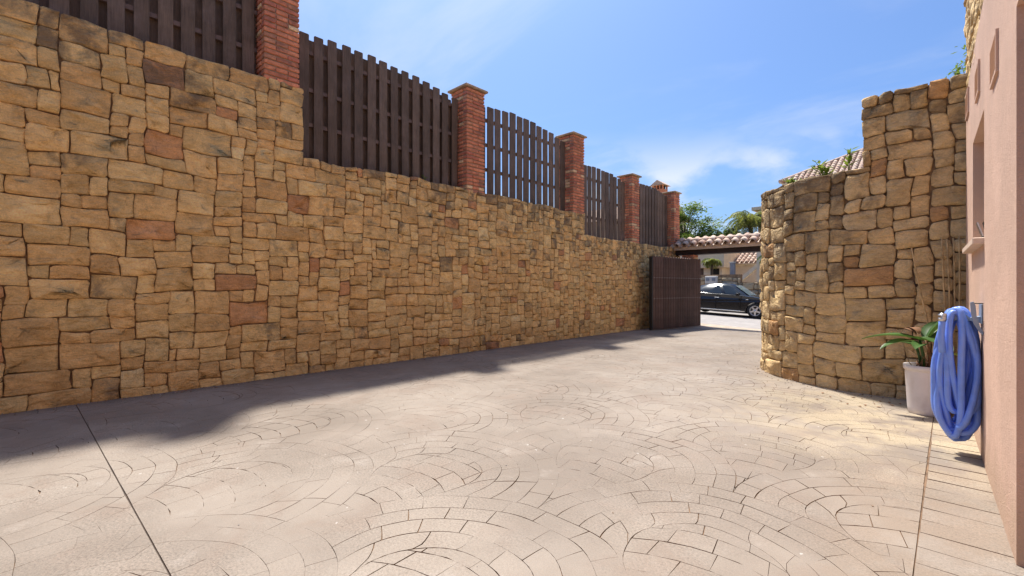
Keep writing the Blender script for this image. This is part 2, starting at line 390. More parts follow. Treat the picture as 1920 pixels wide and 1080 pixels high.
# ------------------------------------------------------------------ rubble masonry
def rubble(root, P, inside, U, V, mat_, seed, du=.085, dv=.075, sizes=None, gap=.0037, proud=.030, warp=1.0, limit=300, tonef=None, cut=(.004, .028), name='stone', v0=0.0, soft=1.0, fine=None, fine_from=0):
    """squared rubble: blocks of many sizes packed on a lattice that is then warped, each block bevelled and rough"""
    r = random.Random(seed)
    nu, nv = int(round(U / du)), int(round(V / dv))
    occ = [[not inside((i + .5) * du, v0 + (j + .5) * dv) for j in range(nv)] for i in range(nu)]
    sizes = sizes or [(2, 2, 2), (3, 2, 4), (3, 3, 5), (4, 3, 6), (5, 3, 5), (4, 4, 4), (5, 4, 4), (6, 4, 2), (3, 4, 4), (2, 3, 2), (6, 3, 2), (7, 4, 1)]
    bag = [(a, b) for a, b, k in sizes for _ in range(k)]; bag0 = bag; bag2 = [(a, b) for a, b, k in (fine or [(2, 2, 1)]) for _ in range(k)]
    blocks = []
    for j in range(nv):
        i = 0
        while i < nu:
            if occ[i][j]: i += 1; continue
            free = 0
            while i + free < nu and not occ[i + free][j] and free < 9: free += 1
            best = None; bag = bag2 if fine and i * du > fine_from + r.uniform(-1.5, 1.5) else bag0
            for _ in range(10):
                a, b = r.choice(bag)
                if a > free: continue
                if free - a == 1: a = a + 1 if a < 6 else a - 1
                while b > 1 and not all(j + q < nv and not occ[i + p][j + q] for p in range(a) for q in range(b)): b -= 1
                if not all(not occ[i + p][j + q] for p in range(a) for q in range(b) if j + q < nv): continue
                if b == 1 and r.random() < .6: continue
                best = (a, b); break
            if not best:
                a = min(free, r.choice((2, 3, 4))); b = 1
                while b < 3 and all(j + b < nv and not occ[i + p][j + b] for p in range(a)): b += 1
                best = (a, b)
            a, b = best
            for p in range(a):
                for q in range(b):
                    if j + q < nv: occ[i + p][j + q] = True
            blocks.append((i, j, a, b)); i += a
    def wp(u, v):
        f = min(1, max(0, (v - v0) / .25)) * warp
        return (u + warp * (.050 * nz(u * 1.6, v * 1.6, seed) + .026 * nz(u * 4.4, v * 4.4, seed + 9)),
                v + f * (.050 * nz(u * 1.3, v * 1.7, seed + 20) + .024 * nz(u * 4.9, v * 4.2, seed + 31)))
    recs = []
    for (i, j, a, b) in blocks:
        u0, u1, v0_, v1 = i * du, (i + a) * du, v0 + j * dv, v0 + (j + b) * dv
        g = gap * r.uniform(.7, 1.6)
        u0 += g; u1 -= g; v0_ += g; v1 -= g
        W, H = u1 - u0, v1 - v0_
        cs = [min(r.uniform(*cut), .3 * W, .3 * H) for _ in range(4)]
        out = []
        out += [(u0 + cs[0], v0_), (u0 + W * .5, v0_)] if W > .2 else [(u0 + cs[0], v0_)]
        out += [(u1 - cs[1], v0_), (u1, v0_ + cs[1] * .8)]
        if H > .2: out += [(u1, v0_ + H * .5)]
        out += [(u1, v1 - cs[2] * .8), (u1 - cs[2], v1)]
        if W > .2: out += [(u0 + W * .52, v1)]
        out += [(u0 + cs[3], v1), (u0, v1 - cs[3] * .8)]
        if H > .2: out += [(u0, v0_ + H * .48)]
        out += [(u0, v0_ + cs[0] * .8)]
        out = [wp(u + r.uniform(-.008, .008), v + r.uniform(-.008, .008)) for u, v in out]
        cu = sum(p[0] for p in out) / len(out); cv_ = sum(p[1] for p in out) / len(out)
        pr = proud * r.uniform(.55, 1.35); tu, tv = r.uniform(-.08, .08), r.uniform(-.09, .09)
        ins = min(.019, .13 * min(W, H)) * soft * r.uniform(.6, 1.4)
        n = len(out); v = []
        for (u, q) in out: v.append(P(u, q, -.05))
        for (u, q) in out: v.append(P(u, q, pr * .64 + r.uniform(0, .007)))
        for (u, q) in out:
            d = math.hypot(u - cu, q - cv_) or 1; k = max(0, 1 - ins / d * 1.25)
            uu, qq = cu + (u - cu) * k, cv_ + (q - cv_) * k
            v.append(P(uu, qq, pr * .88 + tu * (uu - cu) + tv * (qq - cv_) + r.uniform(-.007, .007)))
        big = W * H > .035
        if big:
            su, sv_ = r.uniform(-.12, .12) * W, r.uniform(-.12, .12) * H
            for (u, q) in out:
                k = r.uniform(.42, .66); v.append(P(cu + su + (u - cu) * k, cv_ + sv_ + (q - cv_) * k, pr * 1.02 + tu * (u - cu) * k + tv * (q - cv_) * k + r.uniform(-.013, .012)))
        v.append(P(cu + r.uniform(-.2, .2) * W, cv_ + r.uniform(-.2, .2) * H, pr * 1.12 + r.uniform(-.008, .012)))
        last = len(v) - 1
        f = []; sm = []
        for k in range(n):
            k2 = (k + 1) % n
            f.append((k, k2, n + k2, n + k)); sm.append(False)
            f.append((n + k, n + k2, 2 * n + k2, 2 * n + k)); sm.append(True)
            if big: f.append((2 * n + k, 2 * n + k2, 3 * n + k2, 3 * n + k)); sm.append(True)
            o_ = 3 * n if big else 2 * n
            f.append((o_ + k, o_ + k2, last)); sm.append(True)
        tone = tonef(cu, cv_, r) if tonef else (r.random(), r.random(), r.random())
        c = Vector(P(cu, cv_, 0))
        recs.append((pxarea(c, W * H), c, v, f, sm, tone))
    recs.sort(key=lambda q: -q[0])
    base = root.location.copy()
    for (_, c, v, f, sm, tone) in recs[:limit]:
        mb = MB(); mb.add([Vector(p) - c for p in v], f, 0, tone, sm)
        o = mb.build(name, mat_, root, fix=False); o.location = c - base
    if recs[limit:]:
        mb = MB()
        for (_, c, v, f, sm, tone) in recs[limit:]: mb.add([Vector(p) - base for p in v], f, 0, tone, sm)
        mb.build('small_' + name + 's', mat_, root, 'stuff', fix=False)
    return len(recs)


# ------------------------------------------------------------------ ground, road, driveway
def zr(x): return -.048 * (max(-40, min(40, x)) + 6.5)
def gh(x, y):
    k = max(0, min(1, (y - 14.8) / 1.9)); k = k * k * (3 - 2 * k)
    return k * zr(x)
mb = MB(); xs = [-400, -150, -80, -40, -25, -15, -10, -7.4, -6, -4, -2, 0, 2, 5, 10, 20, 40, 80, 150, 400]
ys = [-400, -100, -30, -10, 0, 8, 14.8, 15.4, 16, 16.7, 20, 24, 30, 50, 100, 200, 400, 900]
mb.add([(x, y, gh(x, y) - .09) for y in ys for x in xs], [(j * len(xs) + i, j * len(xs) + i + 1, (j + 1) * len(xs) + i + 1, (j + 1) * len(xs) + i) for j in range(len(ys) - 1) for i in range(len(xs) - 1)])
struct(mb.build('ground', M['ground']))
mb = MB(); xs = [-60 + 2 * i for i in range(61)]
ys = [16.6, 24.4]
mb.add([(x, y, zr(x) - .012) for y in ys for x in xs], [(i, i + 1, len(xs) + i + 1, len(xs) + i) for i in range(len(xs) - 1)])
struct(mb.build('road', M['road']))
mb = MB(); xs = [-7.2 + .4 * i for i in range(14)]; ys = [14.85, 15.1, 15.35, 15.6, 15.9, 16.2, 16.5, 16.9]
mb.add([(x, y, gh(x, y) + (.004 if y > 14.9 else -.001) + .01 * nz(x * 3, y * 3)) for y in ys for x in xs],
       [(j * len(xs) + i, j * len(xs) + i + 1, (j + 1) * len(xs) + i + 1, (j + 1) * len(xs) + i) for j in range(len(ys) - 1) for i in range(len(xs) - 1)], smooth=True)
struct(mb.build('driveway_apron', M['apron']))

drive = MB(); drive.box((-7.3, -2.6, -.10), (.9, 15.0, -.007))
drive = struct(drive.build('driveway', M['joint']))

BC, BR = Vector((-.62, 8.72)), 1.65        # bend of the rubble wall on the right
def clip(poly, n, d):
    """keep the side n.p <= d"""
    out = []
    for k in range(len(poly)):
        a, b = poly[k], poly[(k + 1) % len(poly)]
        da, db = n[0] * a[0] + n[1] * a[1] - d, n[0] * b[0] + n[1] * b[1] - d
        if da <= 0: out.append(a)
        if (da < 0 < db) or (db < 0 < da):
            q = da / (da - db); out.append((a[0] + (b[0] - a[0]) * q, a[1] + (b[1] - a[1]) * q))
    return out

def fan_cells():
    Rf = .92; rings = [.0, .21, .4142, .56, .70, .85, 1.0]; cells = []
    rr = random.Random(5)
    def pmin(r):
        q = min(1, (r * r + 1) / (2 * math.sqrt(2) * r)); return math.acos(q) - math.pi / 4 if r > .4142 else -math.pi / 4
    for j in range(-8, 26):
        for i in range(-9, 9):
            cx, cy = (i + .5 * (j % 2)) * 2 * Rf, j * Rf
            def pt(r, a): return (cx + Rf * r * math.cos(a), cy + Rf * r * math.sin(a))
            # heart of the scale: bowed bands cut into short pieces
            def dl(r): return math.pi / 4 - math.acos(min(1, (r * r + 1) / (2 * math.sqrt(2) * max(r, .4143))))
            heart = [(.4142 * math.cos(a_), .4142 * math.sin(a_)) for a_ in [R_(-45 + 270 * q / 26) for q in range(27)]]
            tr_ = [.4142 + .5858 * q / 9 for q in range(1, 10)]
            heart += [(r * math.cos(-math.pi / 2 - dl(r)), r * math.sin(-math.pi / 2 - dl(r))) for r in tr_]
            heart += [(r * math.cos(-math.pi / 2 + dl(r)), r * math.sin(-math.pi / 2 + dl(r))) for r in tr_[:-1][::-1]]
            heart = [(x, y + .8 * x * x) for x, y in heart]
            yb = -1.0
            while yb < .6:
                bt = rr.uniform(.15, .19); band = clip(clip(heart, (0, 1), yb + bt), (0, -1), -yb)
                xb = -.75 - rr.uniform(0, .2)
                while xb < .6:
                    wd_ = rr.uniform(.22, .34); c_ = clip(clip(band, (1, 0), xb + wd_), (-1, 0), -xb) if len(band) > 2 else []
                    if len(c_) > 2:
                        e_ = []
                        for q in range(len(c_)):
                            p0, p1 = c_[q], c_[(q + 1) % len(c_)]
                            e_.append(p0)
                            if abs(p0[0] - p1[0]) > .1: e_.append(((p0[0] + p1[0]) / 2, (p0[1] + p1[1]) / 2))
                        cells.append([(cx + Rf * x, cy + Rf * (y - .8 * x * x)) for x, y in e_])
                    xb += wd_
                yb += bt
            for ri in range(2, 6):
                r0, r1 = rings[ri], rings[ri + 1]
                n = [0, 0, 7, 8, 9, 11][ri]; jit = [0] + [k / n + rr.uniform(-.025, .025) for k in range(1, n)] + [1]
                def ang(r, s): m_ = pmin(r); return m_ + s * (math.pi - 2 * m_)
                for k in range(n):
                    s0, s1 = jit[k], jit[k + 1]
                    p = [pt(r1, ang(r1, s0 + (s1 - s0) * q / 5)) for q in range(6)]
                    p += [pt(r1 + (r0 - r1) * q / 4, ang(r1 + (r0 - r1) * q / 4, s1)) for q in range(1, 4)]
                    p += [pt(r0, ang(r0, s1 + (s0 - s1) * q / 4)) for q in range(5)]
                    p += [pt(r0 + (r1 - r0) * q / 4, ang(r0 + (r1 - r0) * q / 4, s0)) for q in range(1, 4)]
                    cells.append(p)
    return cells

def wear(x, y):
    n = .55 * nz(x * .8, y * .8, 3) + .5 * nz(x * 2.6, y * 2.6, 8) + .35 * nz(x * 7, y * 7, 17)
    n += .20 * max(0, min(1, (x + 4.5) / 3.5)) - .06
    d = math.hypot(x - BC.x, y - BC.y)
    if y < BC.y and d < BR + .42 or (y <= 7.4 and y > 6.62 and x > -.7): return 0
    if x > -.13: n = -.05 + .6 * math.exp(-((y - 4.75) / .9) ** 2) + .4 * nz(x * 3, y * 3, 5)
    return max(0, min(1, n * 1.45 + .10))

def make_paver(poly, zoff, gmin=.0004, gmax=.0046):
    n = len(poly); ins = []
    A = sum(poly[k][0] * poly[(k + 1) % n][1] - poly[(k + 1) % n][0] * poly[k][1] for k in range(n))
    if A < 0: poly = poly[::-1]
    q = [p for k, p in enumerate(poly) if math.hypot(p[0] - poly[k - 1][0], p[1] - poly[k - 1][1]) > .004]
    n = len(q)
    if n < 3: return None
    for k in range(n):
        a, b, c = q[k - 1], q[k], q[(k + 1) % n]
        e1 = Vector((b[0] - a[0], b[1] - a[1])).normalized(); e2 = Vector((c[0] - b[0], c[1] - b[1])).normalized()
        nn = Vector((-e1.y - e2.y, e1.x + e2.x)); L = nn.length
        if L < .3: nn = Vector((-e1.y, e1.x))
        else: nn = nn / L * min(2.0, 2 / L)
        g = gmin + (gmax - gmin) * wear(b[0], b[1])
        ins.append((b[0] + nn.x * g, b[1] + nn.y * g))
    cx = sum(p[0] for p in ins) / n; cy = sum(p[1] for p in ins) / n
    v = [(p[0], p[1], zoff) for p in ins] + [(p[0] + (cx - p[0]) * -.006, p[1] + (cy - p[1]) * -.006, -.008) for p in ins]
    f = [tuple(range(n))] + [(k, n + k, n + (k + 1) % n, (k + 1) % n) for k in range(n)]
    return v, f, [0] + [1] * n, (cx, cy), abs(A) / 2

pave = []
ca, sa = math.cos(R_(8)), math.sin(R_(8))
JL = (0.0209, -.99978); JD = -.485      # saw cut across the drive: y = .485 + .0209 x
for poly in fan_cells():
    p2 = []
    for (x, y) in poly:
        X, Y = ca * x - sa * y - .6, sa * x + ca * y + .35
        p2.append((X + .07 * nz(X * 1.1, Y * 1.1, 40) + .02 * nz(X * 3.5, Y * 3.5, 44), Y + .07 * nz(X * 1.1, Y * 1.1, 60) + .02 * nz(X * 3.5, Y * 3.5, 64)))
    cx = sum(p[0] for p in p2) / len(p2); cy = sum(p[1] for p in p2) / len(p2)
    if not (-7.8 < cx < .3 and -2.6 < cy < 15.6): continue
    for side in (1, -1):
        q = clip(p2, (JL[0] * side, JL[1] * side), JD * side - .0034)
        q = clip(q, (1, 0), -.124) if len(q) > 2 else q
        q = clip(q, (-1, 0), 7.28) if len(q) > 2 else q
        q = clip(q, (0, 1), 14.95) if len(q) > 2 else q
        q = clip(q, (0, -1), 2.5) if len(q) > 2 else q
        if len(q) < 3: continue
        r_ = make_paver(q, rnd.uniform(-.0006, .0006))
        if r_: pave.append((r_, rnd.random()))
# border strip of bricks laid across, along the pink wall
y = -2.4
while y < 7.05:
    wd = .185
    r_ = make_paver([(-.120 + .003 * rnd.random(), y), (.1, y + rnd.uniform(-.006, .006)), (.40, y + rnd.uniform(-.01, .01)), (.40, y + wd), (.1, y + wd + rnd.uniform(-.004, .004)), (-.120, y + wd)], rnd.uniform(-.001, .001), .0003, .0062)
    if r_: pave.append((r_, rnd.random()))
    y += wd + .004
mb = MB(); mb.box((-7.3, -18, -.10), (.9, -2.505, -.002)); mb.build('paving_behind', M['paving'], drive)  # unseen paving behind the camera, extended to bounce sunlight onto the wall
pave.sort(key=lambda q: -pxarea((q[0][3][0], q[0][3][1], 0), q[0][4] * abs(1.3) / max(.5, math.hypot(*q[0][3]))))
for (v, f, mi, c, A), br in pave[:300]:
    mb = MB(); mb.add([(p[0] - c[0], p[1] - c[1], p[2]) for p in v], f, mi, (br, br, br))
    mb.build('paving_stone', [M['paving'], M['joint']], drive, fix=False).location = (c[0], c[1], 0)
mb = MB()
for (v, f, mi, c, A), br in pave[300:]: mb.add(v, f, mi, (br, br, br))
mb.build('paving_stones_beyond', [M['paving'], M['joint']], drive, 'stuff', fix=False)
mb = MB(); mb.box((-7.1, -.0026, -.0066), (.3, .0026, -.0055), M4=Matrix.Translation((0, .485, 0)) @ Matrix.Rotation(.0209, 4, 'Z'))
mb.build('saw_cut_joint', M['groove'], drive)


# ------------------------------------------------------------------ left retaining wall in three tiers
WX = -7.09
def tier_top(y): return 4.36 if y < 2.80 else (3.32 if y < 10.22 else 2.76)
Y0, Y1 = -3.4, 16.2
wall = thing('retaining_wall', 'long stepped retaining wall of golden rubble stone carrying the brown fence', 'wall', (WX - .3, Y0, 0))
mb = MB()
for (a, b, h) in ((Y0, 2.79, 4.285), (2.79, 10.21, 3.245), (10.21, Y1, 2.685)):
    mb.box((WX - .62, a, -.3), (WX - .012, b, h))
o = mb.build('wall_core', M['mortar'], wall); o.location = -wall.location
def tone_left(u, v, r):
    y = Y0 + u; top = tier_top(y); d = top - v
    k = r.random(); hue = r.random() * .76 if k < .94 else (.84 + .06 * r.random() if k < .985 else 1.0)
    dirt = .12 + .75 * math.exp(-max(0, d) / .75) * (.5 + .5 * r.random()) + .32 * max(0, min(1, (y - 2) / 6)) * r.random() * (1 if v > 1.2 else .4)
    if r.random() < .08: dirt += .4
    if v < .3: dirt += .15
    return (hue, r.random(), min(1, dirt))
NS = rubble(wall, lambda u, v, d: Vector((WX + d, Y0 + u, v)), lambda u, v: v < tier_top(Y0 + u) - .03, Y1 - Y0, 4.36, M['stone'], 21, du=.082, dv=.0727, tonef=tone_left, v0=-.05, fine=[(2, 2, 5), (3, 2, 8), (3, 3, 6), (4, 3, 5), (2, 3, 2), (4, 4, 1), (4, 2, 5), (5, 3, 2), (1, 2, 1)], fine_from=5.6, soft=.85,
            sizes=[(2, 2, 3), (3, 2, 5), (3, 3, 4), (4, 3, 7), (5, 3, 7), (4, 2, 4), (5, 2, 2), (4, 4, 3), (5, 4, 5), (6, 4, 3), (6, 3, 4), (3, 4, 1), (2, 3, 1), (7, 4, 2), (6, 5, 1)])

# earth kept up behind it
mb = MB()
for (a, b, h) in ((-12, 2.78, 4.2), (2.78, 10.2, 3.15), (10.2, 16.2, 2.6)):
    mb.box((-40, a, -.5), (WX - .63, b, h))
struct(mb.build('garden_terrain', M['earth']))

# ------------------------------------------------------------------ brick pillars
PW = .50
brick_meshes = {}
def brick_tone(r):
    k = r.random(); return (r.random() * .72 if k < .86 else (.9 if k < .95 else 1.0), r.random(), r.random() * .8)
def brick_mesh(lx, ly, h, r):
    key = (round(lx, 3), round(ly, 3), r.randrange(7))
    if key not in brick_meshes:
        mb = MB(); mb.bbox((-lx / 2, -ly / 2, 0), (lx / 2, ly / 2, h), .006, tone=brick_tone(r)); brick_meshes[key] = mb.mesh('brick')
        brick_meshes[key].materials.append(M['brick'])
    return brick_meshes[key]
for k_ in (): pass
_mesh = MB.mesh
def bm_mesh(lx, ly, h, r):
    key = (round(lx, 3), round(ly, 3), r.randrange(9))
    if key not in brick_meshes:
        mb = MB(); mb.bbox((-lx / 2, -ly / 2, 0), (lx / 2, ly / 2, h), .006, tone=brick_tone(r))
        brick_meshes[key] = mb.mesh('brick', M['brick'])
    return brick_meshes[key]

def pillar(label, x1, y0, z0, z1, w_=PW, single=True, capped=True, seed=1, group='brick fence pillars on the retaining wall', dx=None, cap_t=.045):
    r = random.Random(seed); dx = dx or w_
    p = thing('brick_pillar', label, 'pillar', (x1 - dx / 2, y0 + w_ / 2, z0), 0, group)
    zt = z1 - (cap_t if capped else 0)
    n = max(1, round((zt - z0) / .0775)); ch = (zt - z0) / n
    mb = MB(); mb.box((-dx / 2 + .020, -w_ / 2 + .020, 0), (dx / 2 - .020, w_ / 2 - .020, zt - z0 - .002)); mb.build('mortar_core', M['brick_mortar'], p)
    joined = MB(); g = .013; bd = .115
    for c in range(n):
        z = c * ch; h = ch - .023; rows = []
        # bricks along y on the drive side (x = +) and the back, short ones between
        for sx in (1, -1):
            js = [[.34], [.66], [.33, .67], [.36]][(c + (sx < 0)) % 2 if r.random() < .75 else 2]
            cuts = [0] + js + [1]
            for a, b in zip(cuts, cuts[1:]):
                rows.append((bd, (b - a) * w_ - g, sx * (dx / 2 - bd / 2), (-.5 + (a + b) / 2) * w_))
        for sy in (1, -1):
            L = dx - 2 * bd - 2 * g
            if c % 2: rows.append((L, bd, 0, sy * (w_ / 2 - bd / 2)))
            else:
                rows.append((L / 2 - g / 2, bd, -L / 4 - g / 4, sy * (w_ / 2 - bd / 2))); rows.append((L / 2 - g / 2, bd, L / 4 + g / 4, sy * (w_ / 2 - bd / 2)))
        for lx, ly, x, y in rows:
            j = r.uniform(-.0035, .0035); rz = r.uniform(-.008, .008)
            if single: link('brick', bm_mesh(round(lx, 2), round(ly, 2), h, r), p, (x + j, y + j, z + .009), (0, r.uniform(-.01, .01), rz))
            else: joined.bbox((x + j - lx / 2, y + j - ly / 2, z + .009), (x + j + lx / 2, y + j + ly / 2, z + .009 + h), .006, tone=brick_tone(r))
    if not single: joined.build('bricks', M['brick'], p, 'stuff')
    if capped:
        mb = MB(); e = .055; H = zt - z0
        mb.bbox((-dx / 2 - e, -w_ / 2 - e, H + .001), (dx / 2 + e, w_ / 2 + e, H + cap_t), .008)
        mb.build('cap', M['cap'], p)
    return p
pillar('tall brick pillar cut off by the top of the photo, above the first wall step', WX + .02, 2.28, 4.287, 6.32, seed=1)
pillar('brick pillar with stone cap between the solid board fence and the first see-through fence', WX + .02, 6.07, 3.247, 5.43, seed=2)
pillar('brick pillar with stone cap standing at the second wall step', WX + .02, 9.70, 3.247, 5.35, seed=3)
pillar('brick pillar with stone cap on the lowest wall tier between two narrow fences', WX + .02, 12.75, 2.687, 4.82, .46, single=False, seed=4)
pillar('last brick pillar beside the tiled gate canopy', WX + .02, 15.72, 2.687, 4.74, .46, single=False, seed=5)

# ------------------------------------------------------------------ board fences between the pillars
def board_mesh(w_, t):
    mb = MB(); c = .012
    mb.prism([(-w_ / 2, 0), (w_ / 2, 0), (w_ / 2, 1 - .004), (w_ / 2 - c, 1), (-w_ / 2 + c, 1), (-w_ / 2, 1 - .004)], 0, -t / 2, t / 2)
    return mb.mesh('board', M['fence'])
BM = {}
def fence(label, y0, y1, zb, zt, nfront, fw, back=True, rails=(.28, .87, 1.42), seed=1):
    """zt(s) is the arched top; zb the wall top"""
    r = random.Random(seed); L = y1 - y0
    f = thing('board_fence', label, 'fence', (WX - .27, (y0 + y1) / 2, zb), 0, 'brown timber fences between brick pillars')
    key = round(fw, 3)
    if key not in BM: BM[key] = board_mesh(fw, .024)
    if 'back' not in BM: BM['back'] = board_mesh(.205, .024)
    pitch = L / nfront
    for k in range(nfront):
        s = (k + .5) / nfront; y = (s - .5) * L
        link('board', BM[key], f, (.045, y + r.uniform(-.006, .006), -.01), (0, r.uniform(-.004, .004), 0), (1, r.uniform(.93, 1.04), zt(s) - zb + .01 + r.uniform(-.018, .018))).rotation_euler.x = r.uniform(-.004, .004)
    if back:
        for k in range(nfront + 1):
            s = k / nfront; y = (s - .5) * L
            if k in (0, nfront): y += pitch * .22 * (1 if k == 0 else -1)
            link('board', BM['back'], f, (-.045, y, -.01), (0, 0, 0), (1, 1, zt(min(max(s, 0), 1)) - zb - .03 + r.uniform(-.012, .012)))
    for d in rails:
        z = zt(.5) - zb - d - .03
        mb = MB(); mb.box((-.032, -L / 2, z - .03), (.032, L / 2, z + .03)); mb.build('rail', M['rail'], f)
    return f
fence('dark brown board fence on the highest wall tier left of the tall pillar', -1.35, 2.27, 4.30, lambda s: 6.12 - .12 * s + .16 * 4 * s * (1 - s), 15, .155, seed=2)
fence('close-boarded brown fence with arched top right of the tall pillar', 2.82, 6.06, 3.26, lambda s: 5.28 - .15 * s + .13 * 4 * s * (1 - s), 14, .150, seed=3)
fence('brown picket fence with sky showing through all of its gaps', 6.60, 9.68, 3.26, lambda s: 5.22 - .14 * s + .17 * 4 * s * (1 - s), 13, .186, False, (.32, .86, 1.40), seed=4)
fence('brown picket fence with narrow gaps on the lowest wall tier', 10.24, 12.73, 2.70, lambda s: 4.66 - .10 * s + .11 * 4 * s * (1 - s), 11, .186, False, (.32, .86, 1.40), seed=5)
fence('narrow brown fence without gaps next to the gate canopy', 13.24, 15.70, 2.70, lambda s: 4.62 - .08 * s + .15 * 4 * s * (1 - s), 12, .165, True, (.32, .86, 1.40), seed=6)

# ------------------------------------------------------------------ rubble wall with the bend, on the right
FY = BC.y - BR                                   # plane of its flat front
FL = .18 - BC.x; AL = BR * math.pi / 2
bend = thing('curved_wall', 'weathered brown rubble wall curving round behind the potted plant', 'wall', (BC.x, FY, 0))
def bendP(u, v, d):
    bat = -.02 * v                               # slight batter
    if u < FL: return Vector((.18 - u, FY - d - bat * 0, v))
    a = (u - FL) / BR
    if a < math.pi / 2:
        rr = BR + d
        return Vector((BC.x - rr * math.sin(a), BC.y - rr * math.cos(a), v))
    return Vector((BC.x - BR - d, BC.y + (u - FL - AL), v))
ZL, ZH = 2.79, 3.68
def tone_bend(u, v, r):
    top = ZH if u < .98 else ZL
    k = r.random(); hue = r.random() * .76 if k < .95 else (.88 if k < .98 else 1.0)
    dirt = .10 + .85 * math.exp(-max(0, top - v) / .85) * (.55 + .45 * r.random()) + .2 * r.random()
    if 1.05 < u and v > 1.3: dirt += .18
    return (hue, r.random(), min(1, dirt))
SB = [(2, 2, 4), (3, 2, 5), (3, 3, 6), (4, 3, 7), (5, 3, 3), (4, 4, 4), (5, 4, 3), (3, 4, 3), (2, 3, 4), (6, 3, 1)]
rubble(bend, bendP, lambda u, v: v < (ZH if u < .98 else ZL) - .03, FL + AL + .9, 3.70, M['stone_b'], 77, du=.082, dv=.0725, sizes=SB, gap=.0042, proud=.040, tonef=tone_bend, cut=(.005, .04), v0=-.05, soft=.9)
# core
path = [bendP(u, 0, -.012) for u in [0, .4, .8, FL] + [FL + AL * k / 14 for k in range(1, 15)] + [FL + AL + 6.6]]
mb = MB()
inner = [(p.x, p.y) for p in path] + [(BC.x - BR + .45, 15.3), (BC.x - BR + .45, BC.y), (BC.x - .9, FY + .7), (-.3, FY + .5), (.18, FY + .5)]
mb.prism(inner, 2, -.3, ZL - .015); o = mb.build('wall_core', M['mortar'], bend); o.location = -bend.location
mb = MB(); mb.box((-.772, FY + .012, ZL - .016), (.18, FY + .5, ZH - .06)); o = mb.build('raised_core', M['mortar'], bend); o.location = -bend.location
mbS = MB()
# rough coursing on the hidden straight run
rs = random.Random(8)
z = 0
while z < ZL - .1:
    h = rs.uniform(.2, .34); h = min(h, ZL - z); yy = BC.y + .95
    while yy < 15.3:
        L = rs.uniform(.25, .5); mbS.bbox((BC.x - BR - .035, yy, z + .006), (BC.x - BR + .03, min(yy + L - .015, 15.3), z + h - .008), .02, tone=(rs.random() * .7, rs.random(), rs.random())); yy += L
    z += h
o = mbS.build('back_run_stones', M['stone_b'], bend, 'stuff'); o.location = -bend.location
mb = MB(); mb.prism([(-.3, FY + .48), (-1.4, FY + .85), (BC.x - BR + .46, BC.y), (BC.x - BR + .46, 15.2), (9, 15.2), (9, FY + .48)], 2, -.3, ZL - .05)
struct(mb.build('raised_bed_terrain', M['earth']))

# ------------------------------------------------------------------ pink house on the right
HROT = .0279
house = thing('pink_house', 'salmon pink rendered house wall along the right edge with stone cladding above', 'house', (.313, 0, 0), HROT)
def wall_panel(mb, ts, zs, holes, x0, x1):
    for a, b in zip(ts, ts[1:]):
        for c, d in zip(zs, zs[1:]):
            if any(h[0] <= (a + b) / 2 <= h[1] and h[2] <= (c + d) / 2 <= h[3] for h in holes): continue
            mb.box((x0, a, c), (x1, b, d))
def panel_with_holes(name, outline, holes, x0, x1, mat_, parent):
    """outline and holes as (t, z) polygons in the plane of the wall; bridged into one sheet, then thickened"""
    bm = bmesh.new()
    def loop(pts): 
        vs_ = [bm.verts.new((x0, a, b)) for a, b in pts]
        return [bm.edges.new((vs_[i], vs_[(i + 1) % len(vs_)])) for i in range(len(vs_))]
    ed = []
    for pts in [outline] + holes: ed += loop(pts)
    bmesh.ops.triangle_fill(bm, use_beauty=True, use_dissolve=False, edges=ed)
    r = bmesh.ops.extrude_face_region(bm, geom=bm.faces[:])
    for e in r['geom']:
        if isinstance(e, bmesh.types.BMVert): e.co.x = x1
    bmesh.ops.recalc_face_normals(bm, faces=bm.faces)
    me = bpy.data.meshes.new(name); bm.to_mesh(me); bm.free(); me.materials.append(mat_)
    o = bpy.data.objects.new(name, me); col.objects.link(o); o.parent = parent; return o
top = [(6.86, 0), (6.86, 3.02), (6.83, 3.15), (6.76, 3.25), (6.64, 3.33), (6.45, 3.37), (5.6, 3.42), (4.7, 3.43), (3.6, 3.46), (2.0, 3.46), (-16, 3.46), (-16, 2.62), (3.19, 2.62), (3.19, -.05), (6.86, -.05)]  # the run behind the camera is unseen, lengthened for bounced light
body = panel_with_holes('wall', top, [[(4.81, 1.62), (5.9, 1.62), (5.9, 2.61), (4.81, 2.61)]], 0, .36, M['pink'], house)
mb = MB(); mb.box((.361, -16, -.05), (.8, 3.19, 2.62)); mb.box((.361, 3.191, -.05), (.42, 4.6, 2.9)); mb.build('recess_wall', M['pink'], house)
mb = MB(); mb.box((.361, 4.6, 1.4), (.40, 6.1, 2.8)); mb.build('window_back', M['shade_int'], house)  # dark panel behind the panes, coloured as the shade indoors
fr = MB(); fr.box((.26, 4.83, 1.64), (.32, 4.90, 2.60)); fr.box((.26, 5.82, 1.64), (.32, 5.89, 2.60)); fr.box((.26, 4.90, 1.64), (.32, 5.82, 1.70)); fr.box((.26, 4.90, 2.54), (.32, 5.82, 2.60)); fr.box((.265, 5.33, 1.70), (.315, 5.39, 2.54))
fo = fr.build('window_frame', M['shade_int'], house)
mb = MB(); mb.box((.285, 4.90, 1.70), (.295, 5.33, 2.54)); mb.build('pane', M['car_glass'], fo)
mb = MB(); mb.box((.285, 5.39, 1.70), (.295, 5.82, 2.54)); mb.build('pane', M['car_glass'], fo)
mb = MB(); mb.bbox((-.062, 4.80, 1.622), (.25, 6.08, 1.672), .006); mb.build('window_sill', M['sill'], house)
